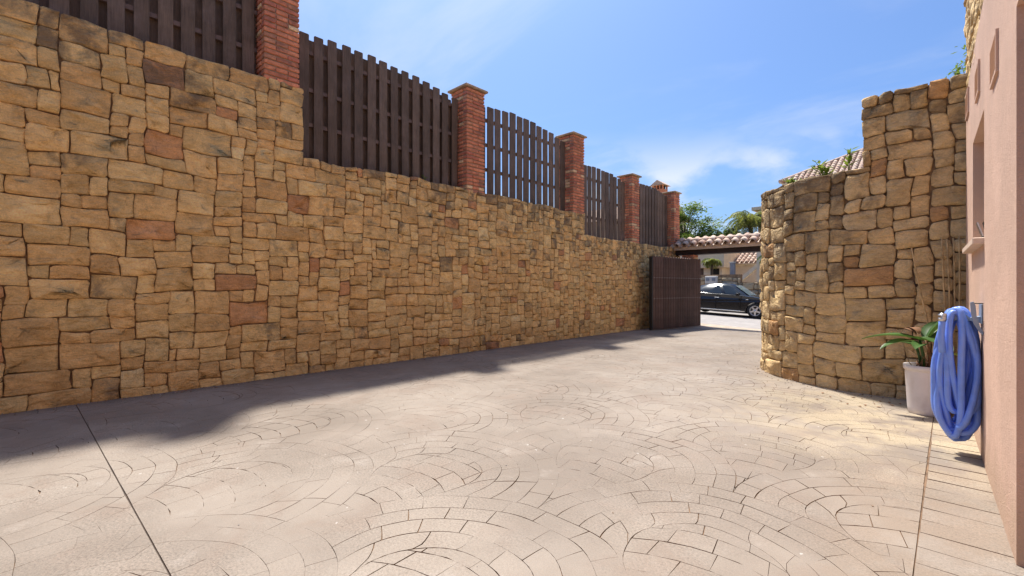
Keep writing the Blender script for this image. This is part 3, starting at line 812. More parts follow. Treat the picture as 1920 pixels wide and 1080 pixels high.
# louvred vents in the render
def vent(t, z):
    mb = MB(); a, b = .17, .125
    mb.box((-.014, t - a, z - b), (.0, t + a, z - b + .022)); mb.box((-.014, t - a, z + b - .022), (.0, t + a, z + b))
    mb.box((-.014, t - a, z - b + .022), (.0, t - a + .022, z + b - .022)); mb.box((-.014, t + a - .022, z - b + .022), (.0, t + a, z + b - .022))
    v = mb.build('vent', M['pink'], house)
    for k in range(9):
        zz_ = z - b + .036 + k * .0222
        m2 = MB(); m2.box((-.006, -a + .024, -.007), (.006, a - .024, .007), M4=Matrix.Translation((-.007, t, zz_)) @ Matrix.Rotation(R_(38), 4, 'Y')); m2.build('slat', M['pink'], v)
for t, z in ((4.06, 2.69), (5.3, 2.97), (6.55, 3.16)): vent(t, z)
# stone cladding above the render and at its far corner
def clad_in(u, v):
    t = 7.34 - u
    if t > 6.80: return True
    return v > 3.30
mb = MB(); mb.box((.05, 6.5, -.3), (.9, 7.33, 3.3)); mb.box((.05, -16, 3.3), (.9, 7.33, 6.3)); mb.build('stone_backing', M['mortar'], house)
hm = Matrix.Translation(house.location) @ Matrix.Rotation(HROT, 4, 'Z')
class _R: pass
cl = bpy.data.objects.new('stone_cladding', None); col.objects.link(cl); cl.parent = house
def cladP(u, v, d): return Vector((.044 - d * .6, 7.34 - u, v))
_pa = pxarea
def pxarea(p, area): return _pa(hm @ Vector(p), area)
rubble(cl, cladP, clad_in, 5.6, 6.3, M['stone_b'], 13, du=.09, dv=.07, sizes=[(2, 1, 4), (3, 2, 5), (4, 2, 5), (5, 2, 4), (3, 1, 3), (4, 3, 2)], gap=.009, proud=.05, limit=70,
       tonef=lambda u, v, r: (r.random() * .7, .6 + .4 * r.random(), .3 * r.random()))
pxarea = _pa

# lantern on the sill
wp_ = lambda x, t, z: hm @ Vector((x, t, z))
lan = thing('candle_lantern', 'small dark slatted lantern standing on the window sill', 'lantern', wp_(.05, 4.93, 1.673), HROT)
mb = MB(); mb.bbox((-.06, -.06, 0), (.06, .06, .012), .003); mb.build('base', M['steel_dark'], lan)
for k in range(4):
    mb = MB(); mb.box((-.004, -.05, 0), (.004, .05, .11), M4=Matrix.Translation((-.05 + .026 * k, 0, .012)) @ Matrix.Rotation(R_(-16 + 5 * k), 4, 'Y')); mb.build('slat', M['steel_dark'] if k % 2 else M['metal'], lan)
mb = MB(); mb.lathe([(.02, 0), (.02, .07), (0, .072)], 10, (0.02, .0, .013)); mb.build('candle', M['white'], lan)

# ------------------------------------------------------------------ hose on its hanger
hg = thing('hose_hanger', 'grey blue plastic hose hanger screwed to the pink wall', 'hanger', wp_(0, 5.0, 1.08), HROT)
mb = MB(); mb.bbox((-.010, -.12, -.05), (-.001, .10, .10), .004); mb.build('back_plate', M['hanger'], hg)
N = 12; arc = [(-.115 + .052 * math.cos(math.pi * k / N), .052 * math.sin(math.pi * k / N) - .03) for k in range(N + 1)]
mb = MB(); mb.prism(arc, 1, -.06, .09); mb.prism([(-.064, -.03), (-.011, -.045), (-.011, .005), (-.064, -.005)], 1, -.07, .07); mb.build('saddle', M['hanger'], hg)
mb = MB(); prof = [(-.052, .118), (-.070, .112), (-.066, .03), (-.050, -.05), (-.022, -.108), (-.003, -.130), (-.001, -.105), (-.020, -.06), (-.036, .01), (-.042, .09)]
mb.prism(prof, 1, -.155, -.115); mb.build('wing', M['hanger'], hg)
mb = MB(); mb.tube([(-.05, -.135, .105), (.004, -.135, .105)], .004, 6); mb.build('nail', M['steel_dark'], hg)

def lerp(a, b, f): return a + (b - a) * f
hr = random.Random(9); turns = 13; n = 44; par = []; pts = []
for k in range(turns + 1):
    par.append(dict(y=-.105 + .21 * ((k * 5) % turns) / (turns - 1), w=hr.uniform(.028, .105), zb=hr.uniform(.16, .36), cx=-.132 + hr.uniform(-.045, .035), sw=hr.uniform(-.11, .09), zt=1.135 + hr.uniform(-.03, .02), ph=hr.uniform(0, 6.28)))
par[1].update(zb=.125, w=.112, cx=-.125, sw=.012); par[4].update(zb=.16, w=.085, cx=-.155, sw=-.03); par[7].update(zb=.14, w=.105, cx=-.120, sw=.03); par[9].update(zb=.21, w=.12, cx=-.130, zt=1.165, sw=0)
for i in range(turns * n + 1):
    a = i / n; k = min(int(a), turns - 1); f = a - k; fs = f * f * (3 - 2 * f)
    q = {c: lerp(par[k][c], par[k + 1][c], fs) for c in par[0]}
    an = 2 * math.pi * f - math.pi / 2          # each turn starts at the bottom
    sn, cn = math.sin(an), math.cos(an)
    z = lerp(q['zb'], q['zt'], (sn + 1) / 2)
    bow = 1 - .12 * sn + .12 * math.sin(2.5 * an + k)
    x = q['cx'] + q['w'] * math.copysign(abs(cn) ** .8, cn) * bow + q['sw'] * math.sin(math.pi * min(1, max(0, (z - .1) / 1.0)) ** .8) * (1 if cn > 0 else -.55) + .014 * math.sin(6 * z + q['ph'])
    x = max(x, -.268 + .05 * max(0, z - .9))
    y = 5.0 + q['y'] + .03 * math.sin(an + k * 1.3) + .035 * (1.1 - z) * math.sin(k * 2.1)
    pts.append(wp_(min(x, -.026), y, z))
hose = MB(); hose.tube(pts, .0212, 12)
hose = hose.build('garden_hose', M['hose'], None)
tag(hose, 'thick blue hose coiled over a hanger on the pink wall', 'hose')
p0 = Vector((-.225, 4.87, 1.0))
mb = MB(); mb.tube([wp_(-.222, 4.88, .80), wp_(-.230, 4.87, .92), wp_(*p0), wp_(-.222, 4.868, 1.06)], .0212, 12); mb.build('hose_end', M['hose'], hose)
mb = MB(); mb.tube([wp_(-.222, 4.868, 1.045), wp_(-.219, 4.867, 1.075), wp_(-.216, 4.866, 1.105)], [.0235, .0245, .021], 12)
for zz_ in (1.058, 1.085): mb.tube([wp_(-.2215, 4.868, zz_), wp_(-.2205, 4.8675, zz_ + .009)], .028, 12)
mb.build('coupling', M['metal'], hose)

# ------------------------------------------------------------------ potted plant
PX, PY = -.17, 6.42
pot = thing('potted_plant', 'white plastic tub with a leafy green plant in front of the rubble wall', 'plant', (PX, PY, 0))
mb = MB(); mb.lathe([(0, .0), (.150, .0), (.158, .006), (.163, .06), (.182, .44), (.184, .45), (.194, .452), (.195, .50), (.188, .502), (.178, .498), (.176, .44), (.0, .435)], 36)
mb.build('tub', M['white'], pot)
mb = MB(); mb.lathe([(.176, .445), (.12, .462), (0, .468)], 20); mb.build('soil', M['soil'], pot)
def leaf_mesh(L, W, droop, fold, base, az, el, mi=0):
    """broad leaf: midrib bending down, two halves folded up"""
    mb = MB(); n = 8; v = []
    d = Vector((math.cos(az), math.sin(az), 0)); sd = Vector((-math.sin(az), math.cos(az), 0)); p = Vector(base); ang = el
    for k in range(n + 1):
        s = k / n; wd = W * (math.sin(math.pi * min(1, s * .92 + .06)) ** .8) * (1 - .25 * s) if k < n else .002
        c, si = math.cos(ang), math.sin(ang); up = Vector((0, 0, 1)) * c - d * si
        v += [p - sd * wd + up * (fold * wd + .006 * math.sin(7 * s)), p, p + sd * wd + up * (fold * wd + .006 * math.cos(6 * s))]
        p = p + (d * c + Vector((0, 0, 1)) * si) * (L / n); ang -= droop / n
    f = []
    for k in range(n):
        a = 3 * k; f += [(a, a + 1, a + 4, a + 3), (a + 1, a + 2, a + 5, a + 4)]
    mb.add(v, f, 0, smooth=True); return mb
stem = MB(); 
stems = [((-.03, -.02), (-.06, -.05, .78)), ((.02, .0), (-.01, -.03, .76)), ((-.05, .03), (-.09, -.03, .70)), ((.06, -.04), (.09, -.06, .60))]
for (b, t_) in stems:
    stem = MB(); stem.tube([(b[0], b[1], .44), ((b[0] + t_[0]) / 2 + .01, (b[1] + t_[1]) / 2, (.44 + t_[2]) / 2), t_], [.018, .014, .011], 8); stem.build('stem', M['leaf_dry'] if b[0] > .0 else M['leaf'], pot)
for L, W, dr, fo_, base, az, el, mt in ((.50, .055, .75, .35, (-.05, -.06, .76), R_(186), .28, 'leaf'), (.37, .080, .55, .4, (-.09, -.08, .77), R_(-38), .02, 'leaf'), (.42, .062, .35, .5, (.0, -.03, .76), R_(10), 1.05, 'leaf'),
                                        (.38, .055, 1.0, .4, (-.07, -.05, .72), R_(215), .25, 'leaf'), (.22, .055, 1.0, .3, (.08, -.07, .60), R_(-25), .55, 'leaf_y'), (.24, .045, .9, .3, (-.08, -.04, .68), R_(165), .5, 'leaf'),
                                        (.19, .035, 2.0, .2, (-.09, -.02, .80), R_(170), 1.2, 'leaf_dry'), (.17, .035, 2.4, .2, (-.07, .0, .82), R_(140), 1.3, 'leaf_dry'), (.34, .06, .6, .4, (.0, -.02, .74), R_(75), .9, 'leaf'), (.18, .035, 2.2, .2, (.03, -.06, .60), R_(-80), .7, 'leaf_dry'),
                                        (.30, .05, .9, .4, (-.03, -.07, .70), R_(-100), .35, 'leaf')):
    leaf_mesh(L, W * 1.45, dr, fo_, base, az, el).build('leaf', M[mt], pot)
rr = random.Random(3); mb = MB()
for k in range(46):
    a = rr.uniform(0, 6.28); r0 = rr.uniform(.02, .15); b = Vector((r0 * math.cos(a), r0 * math.sin(a), .46)); d = Vector((rr.uniform(-.08, .08), rr.uniform(-.08, .08), rr.uniform(.05, .19)))
    mb.tube([b, b + d * .6, b + d + Vector((rr.uniform(-.03, .03), rr.uniform(-.03, .03), -.01))], [.004, .0035, .002], 5)
mb.build('dry_litter', M['leaf_dry'], pot, 'stuff')

# canes leaning against the rubble wall
def cane(b, t_, lab, seed):
    r = random.Random(seed); b, t_ = Vector(b), Vector(t_); n = 9; p = []; rad = []
    for k in range(n + 1):
        s = k / n; p.append(b.lerp(t_, s) - b + Vector((.008 * math.sin(5 * s + seed), -.012 * math.sin(3.1 * s), 0))); rad.append(.0105 - .0035 * s)
    mb = MB(); mb.tube(p, rad, 7)
    for k in range(1, n):
        d = (p[k + 1] - p[k - 1]).normalized(); mb.tube([p[k] - d * .006, p[k] + d * .006], rad[k] * 1.35, 7)
    o = mb.build('bamboo_cane', M['cane'], None); o.location = b
    tag(o, lab, 'cane', 'dry canes leaning on the rubble wall')
FYc = FY - .075
cane((-.03, FYc - .12, .02), (-.32, FYc + .0, 1.76), 'dry cane leaning diagonally, apart from the upright ones, behind the potted plant', 1)
cane((.02, FYc - .12, .02), (-.075, FYc, 1.86), 'upright dry cane closest to the diagonal one', 2)
cane((.045, FYc - .15, .02), (-.035, FYc, 1.84), 'second upright dry cane counted from the diagonal one', 3)
cane((.04, FYc - .10, .02), (.02, FYc, 1.85), 'third upright dry cane counted from the diagonal one', 4)
cane((.05, FYc - .14, .02), (.075, FYc, 1.87), 'upright dry cane closest to the pink wall', 5)

# ------------------------------------------------------------------ weeds
def sprig(name, lab, loc, h, n, spread, mat_, seed, lw=.022, ll=.11, cat='plant', group=None):
    r = random.Random(seed); p = thing(name, lab, cat, loc, 0, group)
    st = MB(); lf = MB()
    for k in range(n):
        a = r.uniform(0, 6.28); tip = Vector((spread * math.cos(a) * r.uniform(.3, 1), spread * math.sin(a) * r.uniform(.3, 1), h * r.uniform(.6, 1)))
        st.tube([(0, 0, -.03), tip * .5 + Vector((0, 0, .03)), tip], [.006, .005, .003], 5)
        for j in range(13):
            s = .35 + .65 * j / 12; q = tip * s; az = r.uniform(0, 6.28); el = r.uniform(-.2, .9)
            d = Vector((math.cos(az) * math.cos(el), math.sin(az) * math.cos(el), math.sin(el))); sd = d.cross(Vector((0, 0, 1))).normalized()
            l_ = ll * r.uniform(.6, 1.2)
            lf.add([q, q + d * l_ * .5 + sd * lw, q + d * l_, q + d * l_ * .5 - sd * lw], [(0, 1, 2, 3)])
    st.build('stem', M['weed'], p); lf.build('foliage', mat_, p, 'stuff')
sprig('weed_plant', 'tall thin weed on the curved wall beside its raised end', (-.95, FY + .25, ZL - .04), .42, 2, .13, M['weed'], 3)
sprig('weed_plant', 'bushy yellow green weed growing on top of the curved wall', (-1.22, FY + .32, ZL - .04), .26, 5, .2, M['weed'], 4)
sprig('weed_plant', 'low spreading weed farther left along the curved wall top', (-1.62, FY + .75, ZL - .04), .12, 8, .2, M['weed'], 5)
sh = thing('shrub', 'leafy sprig peeping past the stone corner of the pink house', 'shrub', (.22, FY + .75, ZL - .06))
rs2 = random.Random(12); st_ = MB(); lf_ = MB()
for k in range(16):
    tip = Vector((rs2.uniform(-.17, .3), rs2.uniform(-.15, .3), rs2.uniform(1.22, 1.5))); st_.tube([(0, 0, -.04), (tip.x * .3, tip.y * .3, .9), tip], [.012, .008, .003], 5)
    for j in range(26):
        q = tip + Vector((rs2.gauss(0, .035), rs2.gauss(0, .035), rs2.uniform(-.2, .05))); az = rs2.uniform(0, 6.28); el = rs2.uniform(-.8, .6)
        d = Vector((math.cos(az) * math.cos(el), math.sin(az) * math.cos(el), math.sin(el))); sd = d.cross(Vector((.1, .2, 1))).normalized(); l_ = rs2.uniform(.05, .10)
        lf_.add([q, q + d * l_ * .5 + sd * .012, q + d * l_, q + d * l_ * .5 - sd * .012], [(0, 1, 2, 3)])
st_.build('stem', M['bark'], sh); lf_.build('foliage', M['tree2'], sh, 'stuff', fix=False)
sprig('weed_plant', 'tiny pale weed at the foot of the close-boarded fence', (WX - .12, 5.15, 3.33), .14, 2, .06, M['leaf_y'], 7, .01, .04)

# ------------------------------------------------------------------ gate leaf, canopy
GA, GB = Vector((-6.60, 13.02, 0)), Vector((-6.14, 15.62, 0)); gd = (GB - GA); GL = gd.length
gate = thing('wooden_gate', 'dark brown plank gate leaf standing open against the rubble wall', 'gate', GA, math.atan2(gd.y, gd.x))
npl = 20
for k in range(npl):
    a = .06 + (GL - .06) * k / npl; b = .06 + (GL - .06) * (k + 1) / npl
    mb = MB(); w_ = b - a - .012; mb.prism([(-w_ / 2, 0), (w_ / 2, 0), (w_ / 2, 2.22), (0, 2.255), (-w_ / 2, 2.22)], 1, -.012, .012)
    mb.build('plank', M['gate'], gate).location = ((a + b) / 2, -.030, .03)
mb = MB(); mb.box((0, -.045, .02), (.058, .055, 2.27)); mb.build('end_post', M['steel_dark'], gate)
mb = MB()
for z in (.25, .98, 1.62, 2.05): mb.box((.06, -.016, z - .05), (GL, .045, z + .05))
mb.build('frame_rails', M['steel_dark'], gate)
mb = MB()
for z in (.98, 1.62):
    for k in range(npl): mb.box((.06 + (GL - .06) * (k + .5) / npl - .008, -.046, z - .008), (.06 + (GL - .06) * (k + .5) / npl + .008, -.0425, z + .008))
mb.build('bolt_heads', M['metal'], gate, 'stuff')
pillar('brick gate post under the canopy behind the open gate leaf', -6.42, 15.80, 0, 2.46, .42, single=False, capped=False, seed=9, group='gate posts', dx=.42)
pillar('brick gate post at the far side, behind the curved wall', -1.62, 15.80, -.1, 2.46, .42, single=False, capped=False, seed=10, group='gate posts', dx=.42)

can = thing('gate_canopy', 'little clay tiled canopy on a dark beam spanning the gateway', 'canopy', (-4.3, 16.0, 2.46))
CX0, CX1 = -2.75, 2.9
mb = MB(); mb.box((CX0, -.22, .0), (CX1, .24, .16)); mb.build('beam', M['beam'], can)
mb = MB(); mb.box((CX0, -.36, .162), (CX1, .40, .262)); mb.build('fascia', M['fascia'], can)
mb = MB(); mb.prism([(-.42, .264), (.46, .264), (.02, .50)], 0, CX0, CX1); mb.build('roof_bed', M['fascia'], can)
def tile_mesh(r0, r1, L, t, tone, n=8):
    mb = MB(); v = []
    for (rad, y) in ((r0, 0), (r1, L)):
        for rr_ in (rad, rad - t):
            for k in range(n + 1):
                a = math.pi * k / n; v.append((rr_ * math.cos(a), y, rr_ * math.sin(a)))
    m = n + 1; f = []
    for k in range(n):
        f.append((k, k + 1, 2 * m + k + 1, 2 * m + k)); f.append((m + k + 1, m + k, 3 * m + k, 3 * m + k + 1))
        f.append((k + 1, k, m + k, m + k + 1)); f.append((2 * m + k, 2 * m + k + 1, 3 * m + k + 1, 3 * m + k))
    mb.add(v, f, 0, tone, True)
    return mb
tr = random.Random(6)
TM = [tile_mesh(.118, .098, .34, .014, (tr.random(), 0, 0)).mesh('roof_tile', M['tile']) for _ in range(6)]
TV = [tile_mesh(.10, .10, .62, .014, (tr.random(), 0, 0)).mesh('pan_tile', M['tile']) for _ in range(3)]
sl_ = math.atan2(.236, .44)
nx = int((CX1 - CX0) / .27)
for i in range(nx):
    x = CX0 + .14 + i * .27
    for k in range(2):
        link('roof_tile', tr.choice(TM), can, (x + tr.uniform(-.008, .008), -.50 + k * .255, .262 + .255 * k * math.tan(sl_) + .012 * (1 - k)), (sl_ - .03, 0, tr.uniform(-.03, .03)))
        link('roof_tile', tr.choice(TM), can, (x + tr.uniform(-.008, .008), .54 - k * .255, .262 + .255 * k * math.tan(sl_) + .012 * (1 - k)), (sl_ - .03, 0, math.pi + tr.uniform(-.03, .03)))
pv = MB()
for i in range(nx + 1):
    x = CX0 + .005 + i * .27
    for sy in (-1, 1):
        m4 = Matrix.Translation((x, .02 + sy * .50, .300)) @ Matrix.Rotation(0 if sy < 0 else math.pi, 4, 'Z') @ Matrix.Rotation(sl_, 4, 'X') @ Matrix.Rotation(math.pi, 4, 'Y')
        src = tile_mesh(.085, .085, .50, .012, (tr.random(), 0, 0), 6); pv.add([m4 @ Vector(p) for p in src.v], src.f, 0, src.t[0], True)
pv.build('pan_tiles', M['tile'], can, 'stuff')
for k in range(int((CX1 - CX0) / .33)):
    link('ridge_tile', TM[k % 6], can, (CX0 + k * .34, .02, .515 + .01 * (k % 2)), (0, -.03, -math.pi / 2), (.95, 1.06, .62))

# ------------------------------------------------------------------ black car in the street
CXc, CYn = -7.45, 21.55          # centre along the street, near flank
car = thing('parked_car', 'black saloon car parked in the street beyond the gateway', 'car', (CXc, CYn + .9, zr(CXc)), 0)
car.rotation_euler = (0, .048, 0)
FW, RW = 1.34, -1.40             # axle positions
def arch(cx, r, n=9, z=.33): return [(cx + r * math.cos(math.pi * k / n), z + r * math.sin(math.pi * k / n)) for k in range(n + 1)]
prof = [(-2.30, .34), (-2.34, .60), (-2.30, .86), (-2.22, .98), (-1.75, 1.02), (-1.2, .99), (.2, .955), (.78, .94), (1.25, .90), (1.75, .82), (2.10, .72), (2.24, .60), (2.28, .42), (2.20, .24)]
low = [(FW + .38, .22)] + arch(FW, .37) + [(FW - .38, .20)] + [(RW + .38, .20)] + arch(RW, .37) + [(RW - .38, .24)]
outl = prof + low
mb = MB(); n = len(outl)
secs = [(-.885, .965, .0), (-.90, 1.0, .0), (-.86, 1.0, .022), (-.6, 1.0, .045), (.6, 1.0, .045), (.86, 1.0, .022), (.90, 1.0, .0), (.885, .965, 0)]
V = []
for (yy, s, up) in secs:
    for k, (x, z) in enumerate(outl):
        zz_ = z; 
        if k < len(prof):
            f = max(0, min(1, (z - .55) / .4)); zz_ = z + up * f; yk = yy * (1 - .05 * f) * (1 - .10 * max(0, abs(x) - 1.6) / .7)
        else: yk = yy * .985
        V.append((x * (1 if s == 1 else .998), yk, .62 + (zz_ - .62) * s))
Fc = [tuple(range(n))[::-1]] + [tuple(range((len(secs) - 1) * n, len(secs) * n))]
for s in range(len(secs) - 1):
    for k in range(n): Fc.append((s * n + k, s * n + (k + 1) % n, (s + 1) * n + (k + 1) % n, (s + 1) * n + k))
mb.add(V, Fc, 0, smooth=[False] * 2 + [True] * (len(Fc) - 2)); mb.build('body', M['car_paint'], car)
# cabin: belt ring and roof ring
belt = [(-1.78, .68), (-1.2, .76), (0, .79), (.72, .77), (.98, .62)]; roofl = [(-1.12, .52), (-.75, .57), (-.2, .59), (.12, .56), (.30, .50)]
zb = [1.0, .975, .945, .93, .925]; zt_ = [1.33, 1.415, 1.44, 1.425, 1.385]
mb = MB(); V = []
for (x, y), z in zip(belt, zb): V += [(x, -y, z), (x, y, z)]
for (x, y), z in zip(roofl, zt_): V += [(x, -y, z), (x, y, z)]
for (x, y), z in zip(roofl, zt_): V += [(x, 0, z + .03)]
F = []
for k in range(4):
    F += [(2 * k, 2 * k + 2, 12 + 2 * k, 10 + 2 * k), (2 * k + 1, 11 + 2 * k, 13 + 2 * k, 2 * k + 3), (10 + 2 * k, 12 + 2 * k, 21 + k, 20 + k), (11 + 2 * k, 20 + k, 21 + k, 13 + 2 * k)]
F += [(0, 10, 20, 11, 1), (8, 9, 19, 24, 18)]
mb.add(V, F, 0, smooth=True); mb.build('cabin', M['car_paint'], car)
def side_glass(name, tri, matk, side):
    """quad on the cabin flank given in (x, height fraction)"""
    out = []
    for x, h in tri:
        # interpolate belt and roof curves
        def itp(xs_, vals, q):
            for k in range(len(xs_) - 1):
                if q <= xs_[k + 1] or k == len(xs_) - 2:
                    f = (q - xs_[k]) / (xs_[k + 1] - xs_[k]); return vals[k] + (vals[k + 1] - vals[k]) * f
        q = max(0, min(1, (x + 1.3) / 2.05))
        u = q * 4; k = min(3, int(u)); f = u - k
        pb = Vector((belt[k][0], belt[k][1], zb[k])).lerp(Vector((belt[k + 1][0], belt[k + 1][1], zb[k + 1])), f)
        pt = Vector((roofl[k][0], roofl[k][1], zt_[k])).lerp(Vector((roofl[k + 1][0], roofl[k + 1][1], zt_[k + 1])), f)
        p = pb.lerp(pt, h); p.y += .008; p.y *= side; out.append(p)
    mb = MB(); m_ = len(out) // 2
    inn = [p - Vector((0, side * .012, 0)) for p in out]; N_ = len(out)
    mb.add(out + inn, [tuple(range(N_)), tuple(range(2 * N_ - 1, N_ - 1, -1))] + [(i, (i + 1) % N_, N_ + (i + 1) % N_, N_ + i) for i in range(N_)])
    return mb.build(name, M[matk], car)
for sd in (-1, 1):
    side_glass('rear_window', [(-.95, .14), (-.55, .12), (-.32, .12), (-.36, .88), (-.62, .88), (-.9, .8)], 'car_glass', sd)
    side_glass('front_window', [(-.22, .12), (.20, .12), (.55, .14), (.30, .80), (.05, .88), (-.26, .88)], 'car_glass', sd)
mb = MB(); mb.add([(.99, -.56, .955), (1.0, 0, .97), (.99, .56, .955), (.36, .45, 1.365), (.36, 0, 1.385), (.36, -.45, 1.365)], [(0, 1, 4, 5), (1, 2, 3, 4)], smooth=True)
v0 = Vector((.012, 0, .012)); mb.v = [tuple(Vector(p) + v0) for p in mb.v]; mb.add([(.99, -.56, .955), (1.0, 0, .97), (.99, .56, .955), (.36, .45, 1.365), (.36, 0, 1.385), (.36, -.45, 1.365)], [(0, 1, 4, 5), (1, 2, 3, 4)])
mb.build('windscreen', M['screen_glass'], car)
def wheel(x, sd):
    t = MB(); m4 = Matrix.Rotation(math.pi / 2, 4, 'X')
    t.lathe([(.215, -.10), (.30, -.105), (.325, -.085), (.33, 0), (.325, .085), (.30, .105), (.215, .10)], 32); t.v = [tuple(m4 @ Vector(p)) for p in t.v]
    wh = t.build('wheel', M['tyre'], car); wh.location = (x, sd * .79, .33)
    rim = MB(); rim.lathe([(.19, -.06), (.222, -.105), (.212, -.112), (.198, -.095), (.17, -.02)], 32); 
    for k in range(5):
        m5 = Matrix.Rotation(2 * math.pi * k / 5 + .3, 4, 'Z'); 
        rim.add([m5 @ Vector(p) for p in ((.0, -.05, -.105), (.0, .05, -.105), (.20, .028, -.098), (.20, -.028, -.098), (.0, -.05, -.08), (.0, .05, -.08), (.20, .028, -.075), (.20, -.028, -.075))], [(0, 1, 2, 3), (7, 6, 5, 4), (0, 3, 7, 4), (1, 5, 6, 2)])
    rim.lathe([(.055, -.10), (.05, -.118), (0, -.12)], 14)
    rim.v = [tuple(Matrix.Rotation(math.pi / 2 if sd > 0 else -math.pi / 2, 4, 'X') @ Vector(p)) for p in rim.v]
    rim.build('rim', M['alloy'], wh)
    hub = MB(); hub.lathe([(.205, -.03), (0, -.03)], 24); hub.v = [tuple(Matrix.Rotation(math.pi / 2 if sd > 0 else -math.pi / 2, 4, 'X') @ Vector(p)) for p in hub.v]; hub.build('brake_disc', M['dark'], wh)
for x in (FW, RW):
    for sd in (-1, 1): wheel(x, sd)
for sd in (-1, 1):
    mb = MB(); a, b = sorted((sd * .885, sd * .909)); mb.bbox((RW + .42, a, .245), (FW - .42, b, .285), .006); mb.build('sill_trim', M['chrome'], car)
    for x in (-.28, -1.18):
        mb = MB(); a, b = sorted((sd * .885, sd * .915)); mb.bbox((x - .10, a, .80), (x + .10, b, .83), .008); mb.build('door_handle', M['chrome'], car)
    for x in (-.33, .72, -1.25):
        mb = MB(); a, b = sorted((sd * .880, sd * .9025)); mb.box((x - .005, a, .32), (x + .005, b, .90)); mb.build('door_gap', M['dark'], car)
    mb = MB(); a, b = sorted((sd * .86, sd * 1.04)); mb.bbox((.55, a, .95), (.70, b, 1.07), .03); mb.build('mirror', M['car_paint'], car)
    mb = MB(); a, b = sorted((sd * .885, sd * .9045)); mb.bbox((.95, a, .77), (1.05, b, .80), .006); mb.build('side_indicator', M['chrome'], car)
    mb = MB(); a, b = sorted((sd * .45, sd * .80)); mb.bbox((1.98, a, .60), (2.235, b, .71), .03); mb.build('headlight', M['lamp_glass'], car)

# ------------------------------------------------------------------ across the street
fw = thing('street_wall', 'grey rubble wall along the far side of the street behind the car', 'wall', (-10, 24.9, 0))
def fw_top(x): return 2.02 if x < -7.75 else 1.62
mb = MB(); mb.box((-22, .03, -.6), (2.25, .4, 2.0)); mb.box((2.25, .03, -.6), (12, .4, 1.6)); mb.build('wall_core', M['mortar'], fw)
rubble(fw, lambda u, v, d: Vector((-16 + u, 24.92 - d, v)), lambda u, v: v < fw_top(-16 + u), 14.4, 2.05, M['stone_far'], 91, du=.11, dv=.085, proud=.05, gap=.012, limit=120, v0=-.2)
mbx = thing('meter_box', 'off white meter box with two dark doors set on the street wall', 'box', (-9.12, 24.7, 1.53))
mb = MB(); mb.bbox((-.30, -.02, 0), (.30, .22, .40), .02); mb.build('casing', M['mailbox'], mbx)
for x in (-.16, .15):
    mb = MB(); mb.box((x - .09, -.035, .14), (x + .09, -.021, .29)); d_ = mb.build('door', M['grey_post'], mbx)

villa = thing('beige_villa', 'beige flat-topped villa with tower across the street, seen through the gateway', 'house', (-10, 30, .2))
vb = lambda name, a, b, mk, par=None: (lambda m_: (m_.box(a, b), m_.build(name, M[mk], par or villa))[1])(MB())
vb('wall', (-9, -1.0, -.5), (-.05, 2.5, 2.62), 'cream'); vb('parapet', (-9.05, -1.15, 2.35), (.12, 2.5, 3.35), 'cream'); vb('parapet_coping', (-9.1, -1.25, 3.352), (.17, -.9, 3.42), 'cream2')
vb('window_opening', (-3.2, -1.02, 1.85), (-1.15, -.99, 2.33), 'shade_int'); vb('doorway', (-.72, -1.02, 1.2), (-.2, -.99, 2.3), 'dark')  # flat dark panels, coloured as the shade inside the openings
vb('side_wing_wall', (-.04, .8, -.5), (3.4, 3.2, 2.5), 'cream'); vb('wing_band', (-.04, .66, 2.5), (3.4, 3.2, 2.62), 'cream2')
vb('porch_pillar', (2.05, -1.6, -.5), (2.75, -1.0, 3.6), 'cream2'); vb('porch_opening', (2.78, -.8, -.2), (4.1, -.72, 2.4), 'dark')  # porch opening is a dark sheet painted for the shade within
vb('porch_wall', (2.76, -.7, -.5), (6, 1.5, 3.8), 'cream')
st = MB(); st.box((-.10, -.12, 0), (.10, .12, 2.2), M4=Matrix.Translation((.75, -1.4, 1.2)) @ Matrix.Rotation(R_(48), 4, 'Y')); st.build('stair_rail', M['cream2'], villa)
def roof_tiles(name, O, ux, up, ncol, nrow, par, pitch=.27, L=.36, keep=None, r0=.115):
    """a slope of barrel tiles: O eave corner, ux along the eave, up along the slope"""
    ux, up = Vector(ux).normalized(), Vector(up).normalized(); nrm = ux.cross(up).normalized(); mb = MB(); r = random.Random(ncol)
    m4 = Matrix((ux, up, nrm)).transposed().to_4x4()
    for i in range(ncol):
        for j in range(nrow):
            if keep and not keep(i * pitch, j * L): continue
            src = tile_mesh(r0, r0 * .85, L * 1.12, .016, (r.random(), 0, 0), 6); mm = Matrix.Translation(Vector(O) + ux * (i + .5) * pitch + up * j * L + nrm * .01) @ m4
            mb.add([mm @ Vector(p) for p in src.v], src.f, 0, src.t[0], True)
    return mb.build(name, M['tile'], par, 'stuff', fix=False)
rt = MB(); rt.add([(-.1, .5, 2.64), (2.1, .5, 2.64), (2.1, 3.0, 3.8), (-.1, 3.0, 3.8), (-.1, .5, 2.6), (2.1, .5, 2.6), (2.1, 3.0, 3.7), (-.1, 3.0, 3.7)], [(0, 1, 2, 3), (7, 6, 5, 4), (0, 4, 5, 1), (1, 5, 6, 2), (2, 6, 7, 3), (3, 7, 4, 0)])
rt.build('wing_roof', M['fascia'], villa); roof_tiles('wing_roof_tiles', (-.1, .45, 2.65), (1, 0, 0), (0, 2.5, 1.16), 8, 7, villa)
vb('tower', (.3, 5, -.5), (4.5, 9, 6.5), 'cream2'); vb('tower_cornice', (-.02, 4.65, 6.502), (4.6, 9.3, 6.72), 'cream')
